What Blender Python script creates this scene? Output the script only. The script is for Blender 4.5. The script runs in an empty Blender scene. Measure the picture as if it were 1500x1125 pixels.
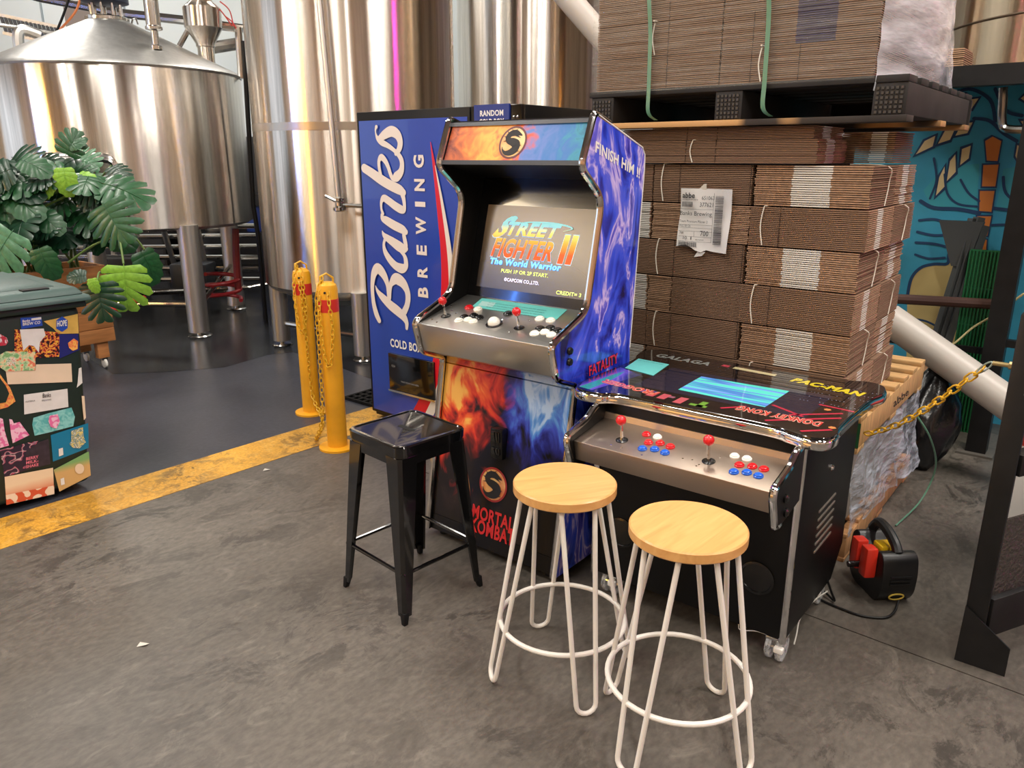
import bpy, bmesh, math, random
from math import sin, cos, pi, radians, sqrt, atan2
from mathutils import Vector, Matrix

sc = bpy.context.scene
COL = sc.collection
rnd = random.Random(7)

# ------------------------------------------------------------------ camera
F_PX, PITCH, EYE = 1127.0, radians(16.4), 1.6
cam = bpy.data.objects.new('camera', bpy.data.cameras.new('camera'))
COL.objects.link(cam)
cam.location = (0, 0, EYE)
cam.rotation_euler = (pi / 2 - PITCH, 0, 0)
cam.data.sensor_width = 36
cam.data.lens = F_PX / 1500 * 36
cam.data.clip_start = 0.05
sc.camera = cam

# ------------------------------------------------------------------ world, lights, exposure
w = bpy.data.worlds.new('World'); sc.world = w; w.use_nodes = True
w.node_tree.nodes['Background'].inputs[0].default_value = (0.80, 0.88, 1.0, 1)
w.node_tree.nodes['Background'].inputs[1].default_value = 1.6
vs = sc.view_settings
vs.view_transform = 'Standard'; vs.look = 'None'; vs.exposure = -0.1; vs.gamma = 1.0
vs.use_curve_mapping = False
sc.cycles.use_denoising = True
sc.cycles.max_bounces = 8
sc.cycles.sample_clamp_indirect = 6.0

def area(name, loc, aim, sx, sy, power, col):
    l = bpy.data.lights.new(name, 'AREA'); l.shape = 'RECTANGLE'
    l.size = sx; l.size_y = sy; l.energy = power; l.color = col
    o = bpy.data.objects.new(name, l); COL.objects.link(o)
    o.location = loc
    o.rotation_euler = (Vector(aim) - Vector(loc)).to_track_quat('-Z', 'Y').to_euler()
    return o
# unseen high-bay LED lamps under the ceiling, the rear row added as fill
for x, y, pw in [(-5.2, 3.2, 150), (-1.8, 2.0, 150), (2.2, 2.4, 150), (-3.4, 5.6, 110), (.8, 5.2, 90), (3.9, 1.5, 230), (-6.0, 9.4, 170), (-1.5, 9.4, 120), (-5.0, -2.8, 190), (0.0, -2.8, 240), (5.0, -2.8, 190)]:
    area('high_bay_and_fill', (x, y, 5.8), (x, y, 0), .32, 2.4, pw, (1.0, .94, .86))
# warm flood lamp on the left wall
area('warm_flood_lamp', (-9.6, 0.5, 4.55), (0, 3.0, 1.2), 2.6, 0.9, 170, (1.0, 0.80, 0.52))

# ------------------------------------------------------------------ geometry helpers
def V3(*a): return Vector(a)
class Fr:                                     # a thing's own upright frame: x along its front, y back, z up
    def __init__(s, x, y, yaw, z=0.0):
        s.o = Vector((x, y, z)); s.yaw = radians(yaw)
        s.ex = Vector((cos(s.yaw), sin(s.yaw), 0)); s.ey = Vector((-sin(s.yaw), cos(s.yaw), 0))
    def w(s, X, Y, Z): return s.o + s.ex * X + s.ey * Y + Vector((0, 0, Z))
    def l(s, p):
        q = Vector(p) - s.o; return Vector((q.dot(s.ex), q.dot(s.ey), q.z))
_c, _s = cos(PITCH), sin(PITCH)
def ray(u, v):
    a, b = (u - 750) / F_PX, (562.5 - v) / F_PX
    return Vector((a, b * _s + _c, b * _c - _s))
def onz(u, v, z=0.0):                         # survey: point of the place at height z
    d = ray(u, v); return Vector((0, 0, EYE)) + d * ((z - EYE) / d.z)
def on(fr, u, v, X=None, Y=None):             # survey: point of a thing's face, in its own frame
    d = ray(u, v); C = Vector((0, 0, EYE)) - fr.o
    t = (X - C.dot(fr.ex)) / d.dot(fr.ex) if X is not None else (Y - C.dot(fr.ey)) / d.dot(fr.ey)
    q = C + d * t
    return Vector((q.dot(fr.ex), q.dot(fr.ey), q.z))
def far(u, v, D):                             # survey: point at ground distance D
    d = ray(u, v); return Vector((0, 0, EYE)) + d * (D / sqrt(d.x ** 2 + d.y ** 2))

def roundpoly(pts, r, n=4):                   # pts 2d, r one radius or a list
    out = []; m = len(pts)
    for i, p in enumerate(pts):
        R = r[i] if isinstance(r, (list, tuple)) else r
        a = Vector(pts[i - 1]); b = Vector(p); c = Vector(pts[(i + 1) % m])
        d1 = (a - b); d2 = (c - b)
        k = min(R, d1.length * .49, d2.length * .49)
        if k < 1e-5: out.append((b.x, b.y)); continue
        p1 = b + d1.normalized() * k; p2 = b + d2.normalized() * k
        for j in range(n + 1):
            t = j / n; q = p1 * (1 - t) ** 2 + b * 2 * t * (1 - t) + p2 * t * t
            out.append((q.x, q.y))
    return out
def spline(pts, n=6, closed=False):           # Catmull-Rom through tuples of any length
    P = [tuple(p) for p in pts]; m = len(P); out = []
    rng = range(m) if closed else range(m - 1)
    for i in rng:
        if closed: a, b, c, d = P[i - 1], P[i], P[(i + 1) % m], P[(i + 2) % m]
        else: a, b, c, d = P[max(i - 1, 0)], P[i], P[i + 1], P[min(i + 2, m - 1)]
        for j in range(n):
            t = j / n
            out.append(tuple(.5 * (2 * q1 + (q2 - q0) * t + (2 * q0 - 5 * q1 + 4 * q2 - q3) * t * t + (3 * q1 - q0 - 3 * q2 + q3) * t ** 3) for q0, q1, q2, q3 in zip(a, b, c, d)))
    if not closed: out.append(P[-1])
    return out

class MB:
    def __init__(s): s.v = []; s.f = []; s.m = []; s.M = None
    def add(s, vs, fs, mi=0):
        k = len(s.v)
        for p in vs:
            p = Vector(p); s.v.append(s.M @ p if s.M else p)
        for f in fs: s.f.append([i + k for i in f]); s.m.append(mi)
        return s
    def box(s, x0, x1, y0, y1, z0, z1, mi=0):
        return s.add([(x0, y0, z0), (x1, y0, z0), (x1, y1, z0), (x0, y1, z0), (x0, y0, z1), (x1, y0, z1), (x1, y1, z1), (x0, y1, z1)],
                     [(0, 3, 2, 1), (4, 5, 6, 7), (0, 1, 5, 4), (1, 2, 6, 5), (2, 3, 7, 6), (3, 0, 4, 7)], mi)
    def hexa(s, b, t, mi=0):                  # 4 bottom + 4 top corners, counter-clockwise from above
        return s.add(list(b) + list(t), [(0, 3, 2, 1), (4, 5, 6, 7), (0, 1, 5, 4), (1, 2, 6, 5), (2, 3, 7, 6), (3, 0, 4, 7)], mi)
    def bar(s, p, q, w, h=None, mi=0, up=(0, 0, 1)):
        p, q = Vector(p), Vector(q); h = h or w
        d = (q - p).normalized(); a = d.cross(Vector(up))
        if a.length < 1e-3: a = d.cross(Vector((0, 1, 0)))
        a.normalize(); b = a.cross(d); a = a * w / 2; b = b * h / 2
        return s.add([p - a - b, p + a - b, p + a + b, p - a + b, q - a - b, q + a - b, q + a + b, q - a + b],
                     [(0, 1, 2, 3), (7, 6, 5, 4), (0, 4, 5, 1), (1, 5, 6, 2), (2, 6, 7, 3), (3, 7, 4, 0)], mi)
    def tube(s, pts, r, n=8, closed=False, cap=True, mi=0, flat=None):
        P = [Vector(p) for p in pts]; m = len(P); vs = []; fs = []
        R = r if isinstance(r, (list, tuple)) else [r] * m
        up = None
        for i, p in enumerate(P):
            if closed: d = P[(i + 1) % m] - P[i - 1]
            else: d = P[min(i + 1, m - 1)] - P[max(i - 1, 0)]
            d.normalize()
            if up is None:
                up = Vector((0, 0, 1)) if abs(d.z) < .9 else Vector((1, 0, 0))
            a = d.cross(up)
            if a.length < 1e-4: a = d.cross(Vector((0, 1, 0)))
            a.normalize(); up = a.cross(d).normalized()
            for k in range(n):
                t = 2 * pi * k / n
                vs.append(p + (a * cos(t) + up * sin(t) * (flat or 1)) * R[i])
        for i in range(m if closed else m - 1):
            j = (i + 1) % m
            for k in range(n):
                l = (k + 1) % n
                fs.append((i * n + k, i * n + l, j * n + l, j * n + k))
        if cap and not closed:
            fs.append(tuple(range(n - 1, -1, -1))); fs.append(tuple((m - 1) * n + k for k in range(n)))
        return s.add(vs, fs, mi)
    def lathe(s, prof, n=24, c=(0, 0, 0), mi=0, a0=0.0):
        vs = []; fs = []; m = len(prof)
        for r, z in prof:
            for k in range(n):
                t = a0 + 2 * pi * k / n; vs.append((c[0] + r * cos(t), c[1] + r * sin(t), c[2] + z))
        for i in range(m - 1):
            for k in range(n):
                l = (k + 1) % n
                fs.append((i * n + k, i * n + l, (i + 1) * n + l, (i + 1) * n + k))
        fs.append(tuple(range(n - 1, -1, -1))); fs.append(tuple((m - 1) * n + k for k in range(n)))
        return s.add(vs, fs, mi)
    def prism(s, poly, d0, d1, ax='x', mi=0):
        def P(a, b, d): return (d, a, b) if ax == 'x' else ((a, d, b) if ax == 'y' else (a, b, d))
        n = len(poly)
        ar = sum(poly[i - 1][0] * poly[i][1] - poly[i][0] * poly[i - 1][1] for i in range(n))
        if (ar < 0) ^ (ax == 'y'): poly = poly[::-1]
        vs = [P(a, b, d0) for a, b in poly] + [P(a, b, d1) for a, b in poly]
        fs = [tuple(range(n - 1, -1, -1)), tuple(range(n, 2 * n))]
        for i in range(n): j = (i + 1) % n; fs.append((i, j, n + j, n + i))
        return s.add(vs, fs, mi)
    def ball(s, c, r, n=12, m=8, sz=1.0, mi=0):
        prof = [(r * sin(pi * max(min(i / m, .999), .001)), -r * sz * cos(pi * i / m)) for i in range(m + 1)]
        return s.lathe(prof, n, c, mi)
    def build(s, name, mats, parent=None, bev=0, ang=35, segs=2, smooth=True):
        me = bpy.data.meshes.new(name)
        me.from_pydata([tuple(p) for p in s.v], [], s.f)
        for m in (mats if isinstance(mats, (list, tuple)) else [mats]): me.materials.append(m)
        me.polygons.foreach_set('material_index', s.m)
        if bev:
            bm = bmesh.new(); bm.from_mesh(me)
            ed = [e for e in bm.edges if len(e.link_faces) == 2 and e.calc_face_angle(0) > radians(30)]
            bmesh.ops.bevel(bm, geom=ed, offset=bev, segments=segs, affect='EDGES', profile=.5, clamp_overlap=True)
            bm.to_mesh(me); bm.free()
        if smooth:
            me.polygons.foreach_set('use_smooth', [True] * len(me.polygons))
            me.set_sharp_from_angle(angle=radians(ang))
        me.update()
        o = bpy.data.objects.new(name, me); COL.objects.link(o)
        if parent: o.parent = parent
        return o

def tag(o, label, cat, group=None, kind=None):
    o['label'] = label; o['category'] = cat
    if group: o['group'] = group
    if kind: o['kind'] = kind
    return o
def thing(name, label, cat, fr=None, loc=(0, 0, 0), yaw=0, group=None):
    o = bpy.data.objects.new(name, None); COL.objects.link(o); o.empty_display_size = .1
    if fr is not None: o.location = fr.o; o.rotation_euler = (0, 0, fr.yaw)
    else: o.location = loc; o.rotation_euler = (0, 0, radians(yaw))
    return tag(o, label, cat, group)
def struct(o, label=None):
    o['kind'] = 'structure'
    if label: o['label'] = label
    return o
def at(o, fr=None, loc=None, yaw=0):
    if fr is not None: o.location = fr.o; o.rotation_euler = (0, 0, fr.yaw)
    else: o.location = loc; o.rotation_euler = (0, 0, radians(yaw))
    return o
def dup(o, M, parent=None, name=None):        # copy of a part, placed by matrix inside its thing
    c = o.copy(); COL.objects.link(c)
    if name: c.name = name
    c.parent = parent if parent else o.parent
    c.matrix_local = M
    return c

# ---- lettering: built-in font turned into mesh and fitted to a box on a face
def text_mesh(txt, bold=0.0):
    cu = bpy.data.curves.new('lettering', 'FONT'); cu.body = txt; cu.size = 1.0; cu.offset = bold
    cu.resolution_u = 3; cu.space_character = 1 + bold * 2.2
    ob = bpy.data.objects.new('lettering_tmp', cu); COL.objects.link(ob)
    dg = bpy.context.evaluated_depsgraph_get(); dg.update()
    me = bpy.data.meshes.new_from_object(ob.evaluated_get(dg))
    vs = [v.co.copy() for v in me.vertices]; fs = [tuple(p.vertices) for p in me.polygons]
    bpy.data.objects.remove(ob); bpy.data.curves.remove(cu); bpy.data.meshes.remove(me)
    return vs, fs
def lettering(txt, o, U, Vv, mat, parent, bold=0.0, shear=0.0, name='lettering', warp=None, lift=0.0):
    """o lower-left corner, U full-width vector, Vv full-height vector."""
    vs, fs = text_mesh(txt, bold)
    if shear: vs = [Vector((v.x + shear * v.y, v.y, 0)) for v in vs]
    x0 = min(v.x for v in vs); x1 = max(v.x for v in vs); y0 = min(v.y for v in vs); y1 = max(v.y for v in vs)
    o, U, Vv = Vector(o), Vector(U), Vector(Vv); n = U.cross(Vv).normalized()
    P = []
    for v in vs:
        a, b = (v.x - x0) / (x1 - x0), (v.y - y0) / (y1 - y0)
        if warp: a, b = warp(a, b)
        P.append(o + U * a + Vv * b + n * lift)
    mb = MB(); mb.add(P, fs)
    return mb.build(name, mat, parent, smooth=False)
RIB = [0]
def ribbon(mb, pts, o, U, Vv, n=6, mi=0):     # brush stroke of varying width in the plane (U,Vv unit vectors)
    S = spline(pts, n); o, U, Vv = Vector(o), Vector(U), Vector(Vv); vs = []; fs = []
    for i, (x, y, wd) in enumerate(S):
        a = S[max(i - 1, 0)]; b = S[min(i + 1, len(S) - 1)]
        dx, dy = b[0] - a[0], b[1] - a[1]; L = math.hypot(dx, dy) or 1
        nx, ny = -dy / L * wd / 2, dx / L * wd / 2
        vs += [o + U * (x + nx) + Vv * (y + ny), o + U * (x - nx) + Vv * (y - ny)]
    for i in range(len(S) - 1): fs.append((2 * i, 2 * i + 1, 2 * i + 3, 2 * i + 2))
    n_ = U.cross(Vv).normalized(); RIB[0] = (RIB[0] + 1) % 24; lift = n_ * (.00012 * RIB[0])
    mb.add([v + lift for v in vs], fs, mi)
    for (x, y, wd) in (S[0], S[-1]):
        if wd > 0.004:
            mb.add([o + lift + n_ * .00006 + U * (x + cos(t * pi / 8) * wd / 2) + Vv * (y + sin(t * pi / 8) * wd / 2) for t in range(16)], [tuple(range(16))], mi)

# ------------------------------------------------------------------ materials
def lin(r, g, b):
    f = lambda c: (c / 255 / 12.92) if c / 255 <= .04045 else ((c / 255 + .055) / 1.055) ** 2.4
    return (f(r), f(g), f(b), 1)
MATS = {}
def nt(name):
    m = bpy.data.materials.new(name); m.use_nodes = True
    t = m.node_tree; return m, t, t.nodes['Principled BSDF']
def mat(name, rgb, rough=.5, metal=0.0, var=0.0, scale=8.0, bump=0.0, bscale=60.0, coat=0.0, emit=None, es=1.0, stretch=(1, 1, 1), spec=None, rvar=0.0):
    if name in MATS: return MATS[name]
    m, t, b = nt(name)
    c = lin(*rgb); b.inputs['Base Color'].default_value = c
    b.inputs['Roughness'].default_value = rough; b.inputs['Metallic'].default_value = metal
    if spec is not None: b.inputs['Specular IOR Level'].default_value = spec
    if coat: b.inputs['Coat Weight'].default_value = coat; b.inputs['Coat Roughness'].default_value = .04
    if emit: b.inputs['Emission Color'].default_value = lin(*emit); b.inputs['Emission Strength'].default_value = es
    if var or bump or rvar:
        tc = t.nodes.new('ShaderNodeTexCoord'); mp = t.nodes.new('ShaderNodeMapping')
        mp.inputs['Scale'].default_value = stretch
        t.links.new(tc.outputs['Object'], mp.inputs[0])
    if var or rvar:
        nz = t.nodes.new('ShaderNodeTexNoise'); nz.inputs['Scale'].default_value = scale; nz.inputs['Detail'].default_value = 5
        t.links.new(mp.outputs[0], nz.inputs['Vector'])
    if var:
        cr = t.nodes.new('ShaderNodeValToRGB')
        cr.color_ramp.elements[0].position = .3; cr.color_ramp.elements[1].position = .7
        cr.color_ramp.elements[0].color = [x * (1 - var) for x in c[:3]] + [1]
        cr.color_ramp.elements[1].color = [min(1, x * (1 + var)) for x in c[:3]] + [1]
        t.links.new(nz.outputs[0], cr.inputs[0]); t.links.new(cr.outputs[0], b.inputs['Base Color'])
    if rvar:
        mr = t.nodes.new('ShaderNodeMapRange'); mr.inputs[3].default_value = max(.02, rough - rvar); mr.inputs[4].default_value = min(1, rough + rvar)
        t.links.new(nz.outputs[0], mr.inputs[0]); t.links.new(mr.outputs[0], b.inputs['Roughness'])
    if bump:
        n2 = t.nodes.new('ShaderNodeTexNoise'); n2.inputs['Scale'].default_value = bscale; n2.inputs['Detail'].default_value = 4
        t.links.new(mp.outputs[0], n2.inputs['Vector'])
        bp = t.nodes.new('ShaderNodeBump'); bp.inputs['Strength'].default_value = bump; bp.inputs['Distance'].default_value = .01
        t.links.new(n2.outputs[0], bp.inputs['Height']); t.links.new(bp.outputs[0], b.inputs['Normal'])
    MATS[name] = m; return m
def art(name, stops, scale=4.0, distort=1.5, detail=4, stretch=(1, 1, 1), rough=.25, coat=.6, loc=(0, 0, 0), grad=None, emit=0.0, mix=None):
    """flat print: noise pushed through a colour ramp; grad=(axis, lo, hi, weight) adds a linear gradient to the ramp input"""
    if name in MATS: return MATS[name]
    m, t, b = nt(name)
    tc = t.nodes.new('ShaderNodeTexCoord'); mp = t.nodes.new('ShaderNodeMapping')
    mp.inputs['Scale'].default_value = stretch; mp.inputs['Location'].default_value = loc
    t.links.new(tc.outputs['Object'], mp.inputs[0])
    nz = t.nodes.new('ShaderNodeTexNoise'); nz.inputs['Scale'].default_value = scale; nz.inputs['Detail'].default_value = detail; nz.inputs['Distortion'].default_value = distort
    t.links.new(mp.outputs[0], nz.inputs['Vector'])
    fac = nz.outputs[0]
    if grad:
        ax, lo, hi, wt = grad
        sp = t.nodes.new('ShaderNodeSeparateXYZ'); t.links.new(tc.outputs['Object'], sp.inputs[0])
        mr = t.nodes.new('ShaderNodeMapRange'); mr.inputs[1].default_value = lo; mr.inputs[2].default_value = hi
        t.links.new(sp.outputs[ax], mr.inputs[0])
        mx = t.nodes.new('ShaderNodeMix'); mx.inputs[0].default_value = wt
        t.links.new(fac, mx.inputs[2]); t.links.new(mr.outputs[0], mx.inputs[3]); fac = mx.outputs[0]
    cr = t.nodes.new('ShaderNodeValToRGB'); el = cr.color_ramp.elements
    while len(el) < len(stops): el.new(.5)
    for e, (p, c) in zip(el, stops): e.position = p; e.color = lin(*c)
    t.links.new(fac, cr.inputs[0]); t.links.new(cr.outputs[0], b.inputs['Base Color'])
    b.inputs['Roughness'].default_value = rough; b.inputs['Coat Weight'].default_value = coat; b.inputs['Coat Roughness'].default_value = .05
    if emit: t.links.new(cr.outputs[0], b.inputs['Emission Color']); b.inputs['Emission Strength'].default_value = emit
    MATS[name] = m; return m

def film_mat(name, alpha, rough=.12, tint=(235, 240, 245), scale=14, bump=.5):
    m, t, b = nt(name)
    out = t.nodes['Material Output']
    b.inputs['Base Color'].default_value = lin(*tint); b.inputs['Roughness'].default_value = rough
    b.inputs['Specular IOR Level'].default_value = .8
    tr = t.nodes.new('ShaderNodeBsdfTransparent'); mx = t.nodes.new('ShaderNodeMixShader')
    tc = t.nodes.new('ShaderNodeTexCoord'); nz = t.nodes.new('ShaderNodeTexNoise'); nz.inputs['Scale'].default_value = scale; nz.inputs['Detail'].default_value = 6
    mp = t.nodes.new('ShaderNodeMapping'); mp.inputs['Scale'].default_value = (1, 1, 2.4)
    t.links.new(tc.outputs['Object'], mp.inputs[0]); t.links.new(mp.outputs[0], nz.inputs['Vector'])
    mr = t.nodes.new('ShaderNodeMapRange'); mr.inputs[1].default_value = .35; mr.inputs[2].default_value = .75
    mr.inputs[3].default_value = alpha * .35; mr.inputs[4].default_value = min(1, alpha * 1.8)
    t.links.new(nz.outputs[0], mr.inputs[0]); t.links.new(mr.outputs[0], mx.inputs[0])
    t.links.new(tr.outputs[0], mx.inputs[1]); t.links.new(b.outputs[0], mx.inputs[2]); t.links.new(mx.outputs[0], out.inputs[0])
    bp = t.nodes.new('ShaderNodeBump'); bp.inputs['Strength'].default_value = bump; bp.inputs['Distance'].default_value = .03
    t.links.new(nz.outputs[0], bp.inputs['Height']); t.links.new(bp.outputs[0], b.inputs['Normal'])
    MATS[name] = m; return m

BLACK = mat('black_paint', (15, 15, 16), .42, spec=.22)
BLACKG = mat('black_gloss', (10, 10, 11), .12, coat=.5)
BLACKM = mat('black_matte', (20, 20, 20), .7, var=.2)
STEELBLK = mat('black_steel', (23, 23, 24), .45, var=.25, scale=12, spec=.3)
CHROME = mat('chrome', (222, 222, 222), .07, 1.0)
CHROMEB = mat('worn_chrome', (205, 203, 200), .16, 1.0, rvar=.08, scale=30)
WHITE = mat('white_paint', (232, 230, 224), .35)
OFFW = mat('off_white', (222, 214, 202), .45)
RUBBER = mat('rubber', (18, 18, 19), .75, spec=.2)
RED = mat('red_plastic', (208, 22, 30), .22, coat=.4)
BLUE = mat('blue_plastic', (28, 92, 200), .22, coat=.4)
WHITEP = mat('white_plastic', (236, 234, 224), .25, coat=.3)
BLKP = mat('black_plastic', (14, 14, 15), .25)
YELLOW = mat('yellow_paint', (226, 160, 28), .42, var=.12, scale=6, bump=.08)
CHAINY = mat('yellow_chain', (214, 165, 32), .4)
WOODR = mat('pallet_wood', (196, 156, 104), .75, var=.22, scale=9, stretch=(1, 8, 1), bump=.2)
INK = mat('black_ink', (30, 28, 30), .6)
STAINLESS = None
# ================================================================== the room
YA = -38.4                                    # the cabinets, cartons and mezzanine share this heading
LF = Fr(-2.364, 3.232, 49.3)                  # along the painted kerb line
def concrete(name, base, dark, worn, rough, rv, patch=(.56, .64), sc_=(1, 1, 1), worn_amt=(.6, .8), big=.7):
    m, t, b = nt(name); L = t.links.new
    tc = t.nodes.new('ShaderNodeTexCoord'); mp = t.nodes.new('ShaderNodeMapping'); mp.inputs['Scale'].default_value = sc_
    L(tc.outputs['Object'], mp.inputs[0])
    def noise(s, d, dist=0.0, rgh=.55):
        n = t.nodes.new('ShaderNodeTexNoise'); n.inputs['Scale'].default_value = s; n.inputs['Detail'].default_value = d; n.inputs['Distortion'].default_value = dist; n.inputs['Roughness'].default_value = rgh
        L(mp.outputs[0], n.inputs['Vector']); return n.outputs[0]
    def ramp(f, a, c0, e, c1):
        r = t.nodes.new('ShaderNodeValToRGB'); r.color_ramp.elements[0].position = a; r.color_ramp.elements[1].position = e
        r.color_ramp.elements[0].color = c0; r.color_ramp.elements[1].color = c1; L(f, r.inputs[0]); return r.outputs[0]
    def mix(f, a, c):
        x = t.nodes.new('ShaderNodeMix'); x.data_type = 'RGBA'; L(f, x.inputs[0]); L(a, x.inputs[6])
        if isinstance(c, tuple): x.inputs[7].default_value = c
        else: L(c, x.inputs[7])
        return x.outputs[2]
    c0 = lin(*base)
    col = ramp(noise(big, 6, .6), .3, [x * .72 for x in c0[:3]] + [1], .7, [x * 1.22 for x in c0[:3]] + [1])
    fine = ramp(noise(38, 4), .35, (.78, .78, .78, 1), .65, (1.12, 1.12, 1.12, 1))
    mu = t.nodes.new('ShaderNodeMix'); mu.data_type = 'RGBA'; mu.blend_type = 'MULTIPLY'; mu.inputs[0].default_value = 1
    L(col, mu.inputs[6]); L(fine, mu.inputs[7]); col = mu.outputs[2]
    pt = ramp(noise(4.2, 10, .7, .76), patch[0], (0, 0, 0, 1), patch[1], (1, 1, 1, 1))
    p2 = ramp(noise(.9, 4, .3), .38, (0, 0, 0, 1), .62, (1, 1, 1, 1))
    mm = t.nodes.new('ShaderNodeMath'); mm.operation = 'MULTIPLY'; L(pt, mm.inputs[0]); L(p2, mm.inputs[1])
    m3 = t.nodes.new('ShaderNodeMath'); m3.operation = 'MULTIPLY'; L(mm.outputs[0], m3.inputs[0]); m3.inputs[1].default_value = .68
    col = mix(m3.outputs[0], col, lin(*dark))
    wr = ramp(noise(5.5, 8, 1.4, .7), worn_amt[0], (0, 0, 0, 1), worn_amt[1], (1, 1, 1, 1))
    m4 = t.nodes.new('ShaderNodeMath'); m4.operation = 'MULTIPLY'; L(wr, m4.inputs[0]); m4.inputs[1].default_value = .5
    col = mix(m4.outputs[0], col, lin(*worn))
    L(col, b.inputs['Base Color'])
    mr = t.nodes.new('ShaderNodeMapRange'); mr.inputs[3].default_value = rough - rv; mr.inputs[4].default_value = rough + rv
    L(noise(1.7, 6, .5), mr.inputs[0]); L(mr.outputs[0], b.inputs['Roughness'])
    bp = t.nodes.new('ShaderNodeBump'); bp.inputs['Strength'].default_value = .12; bp.inputs['Distance'].default_value = .004
    L(noise(55, 5), bp.inputs['Height']); L(bp.outputs[0], b.inputs['Normal'])
    return m
CONC = concrete('worn_concrete', (92, 86, 79), (36, 32, 29), (124, 117, 108), .44, .13, patch=(.51, .56), sc_=(.8, 1.3, 1), worn_amt=(.56, .70))
COAT = concrete('dark_floor_coating', (64, 66, 75), (34, 34, 38), (96, 98, 104), .36, .14, patch=(.55, .7), worn_amt=(.68, .86), big=.5)
YLINE = concrete('yellow_floor_paint', (204, 150, 50), (70, 54, 32), (226, 190, 112), .5, .12, patch=(.49, .56), worn_amt=(.5, .75), sc_=(2, 2, 1))

jl = LF.l(onz(1300, 944)).x                   # where the saw-cut joint crosses
def slab(name, x0, x1, y0, y1, z, m, label):
    o = MB().box(x0, x1, y0, y1, -.2, z).build(name, m, smooth=False); at(o, LF); return struct(o, label)
slab('floor', -14, jl - .003, -16, -.33, 0, CONC, 'worn grey concrete floor of the hall')
slab('floor_slab', jl + .003, 16, -16, -.33, 0, CONC, 'grey concrete floor beyond the saw-cut joint')
o = MB().box(jl - .003, jl + .003, -16, -.33, -.2, -.012).build('floor_joint', BLACKM, smooth=False); at(o, LF); struct(o, 'dark saw-cut joint in the concrete floor')
slab('floor_coating', -14, 16, 0, 16, 0, COAT, 'dark slate floor coating around the tanks')
slab('trim_1', -14, 16, -.33, 0, .002, YLINE, 'worn yellow painted line across the floor')

DARKFL = concrete('dark_gloss_floor', (34, 35, 39), (20, 20, 22), (60, 62, 66), .22, .1, patch=(.55, .7))  # darker, glossier floor area near the tanks
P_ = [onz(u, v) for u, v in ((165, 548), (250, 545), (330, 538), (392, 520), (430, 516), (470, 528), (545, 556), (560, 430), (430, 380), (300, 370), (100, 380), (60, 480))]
o = MB().add([(p.x, p.y, .0015) for p in P_], [tuple(range(len(P_)))]).build('floor_dark_area', DARKFL, smooth=False)
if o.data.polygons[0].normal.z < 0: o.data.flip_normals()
struct(o, 'dark glossy floor under the tanks')
PALE = mat('pale_wall', (214, 226, 230), .5, var=.03, scale=1.5)
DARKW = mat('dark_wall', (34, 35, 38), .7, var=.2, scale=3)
WOODW = art('timber_cladding', [(.3, (160, 120, 82)), (.5, (196, 158, 116)), (.7, (214, 180, 140))], 2.2, 1.0, 6, (3, 3, .2), .5, .1)
BEIGE = mat('beige_wall', (212, 196, 174), .7, var=.12, scale=1.2)
def wall(name, x0, x1, y0, y1, z0, z1, m, label=None):
    return struct(MB().box(x0, x1, y0, y1, z0, z1).build(name, m, smooth=False), label)
wall('wall_back', -10.3, 9.3, 12.2, 12.4, 1.9, 6.6, PALE, 'pale blue insulated panel wall behind the tanks')
wall('wall_back_shade', -10.3, 9.3, 12.1, 12.4, 0, 1.9, DARKW, 'lower back wall coloured dark for the shade under the tanks')  # shade under the tanks put into the wall colour
for i, x in enumerate([-9.2, -8.0, -6.8, -5.6, -4.4, -3.2, -2.0]):
    wall('trim_%d' % (i + 2), x - .012, x + .012, 12.18, 12.2, 1.9, 6.6, mat('panel_joint', (150, 164, 172), .6))
for i, (y0, y1, z0, z1) in enumerate([(-6.2, 3.4, 0, 6.6), (6.6, 12.4, 0, 6.6), (3.4, 6.6, 0, .9), (3.4, 6.6, 4.2, 6.6)]):
    wall('wall_left' if i == 0 else 'wall_left_part%s' % 'abc'[i - 1], -10.4, -10.2, y0, y1, z0, z1, BEIGE, 'beige side wall of the hall')
wall('wall_right', 9.2, 9.4, -6.2, 12.4, 0, 6.6, BEIGE, 'far right side wall of the hall')
wall('ceiling', -10.4, 9.4, -6.2, 12.4, 6.6, 6.8, mat('ceiling_paint', (120, 118, 114), .8), 'grey ceiling of the hall')
# street side behind the photographer: piers, roller door openings and timber-clad bays
fx = [(-10.4, -8.6, BEIGE), (-8.6, -8.4, DARKW), (-8.4, -5.6, WOODW), (-5.6, -5.4, DARKW), (-5.4, -3.2, BEIGE), (-3.2, -2.9, WOODW), (-2.9, -.3, BEIGE), (-.3, 0, DARKW), (0, 2.2, WOODW), (2.2, 2.4, DARKW), (2.4, 4.4, BEIGE), (4.4, 4.6, DARKW), (4.6, 6.2, BEIGE), (6.5, 8.6, WOODW), (8.6, 9.4, DARKW)]
for i, (a, b_, m_) in enumerate(fx):
    wall('wall_street' if i == 0 else 'wall_street_bay%s' % 'abcdefghijklmnop'[i], a, b_, -6.2, -6.0, 0, 4.4, m_)
wall('wall_street_upper', -10.4, 9.4, -6.2, -6.0, 4.4, 6.6, BEIGE, 'wall above the street doors')
def led_tube(label, x, y, z0, z1, rgb, es):
    t = thing('led_tube', label, 'lamp', loc=(x, y, z0))
    MB().tube([(0, 0, 0), (0, 0, z1 - z0)], .03, 10).build('tube', mat('led_' + label.split()[0], rgb, .4, emit=rgb, es=es), t)
    MB().box(-.04, .04, -.04, .04, -.05, 0).box(-.04, .04, -.04, .04, z1 - z0, z1 - z0 + .05).build('end_caps', BLACK, t)
led_tube('pink vertical neon tube on the far right wall', 9.1, .3, 1.6, 5.6, (255, 40, 215), 60)
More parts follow.
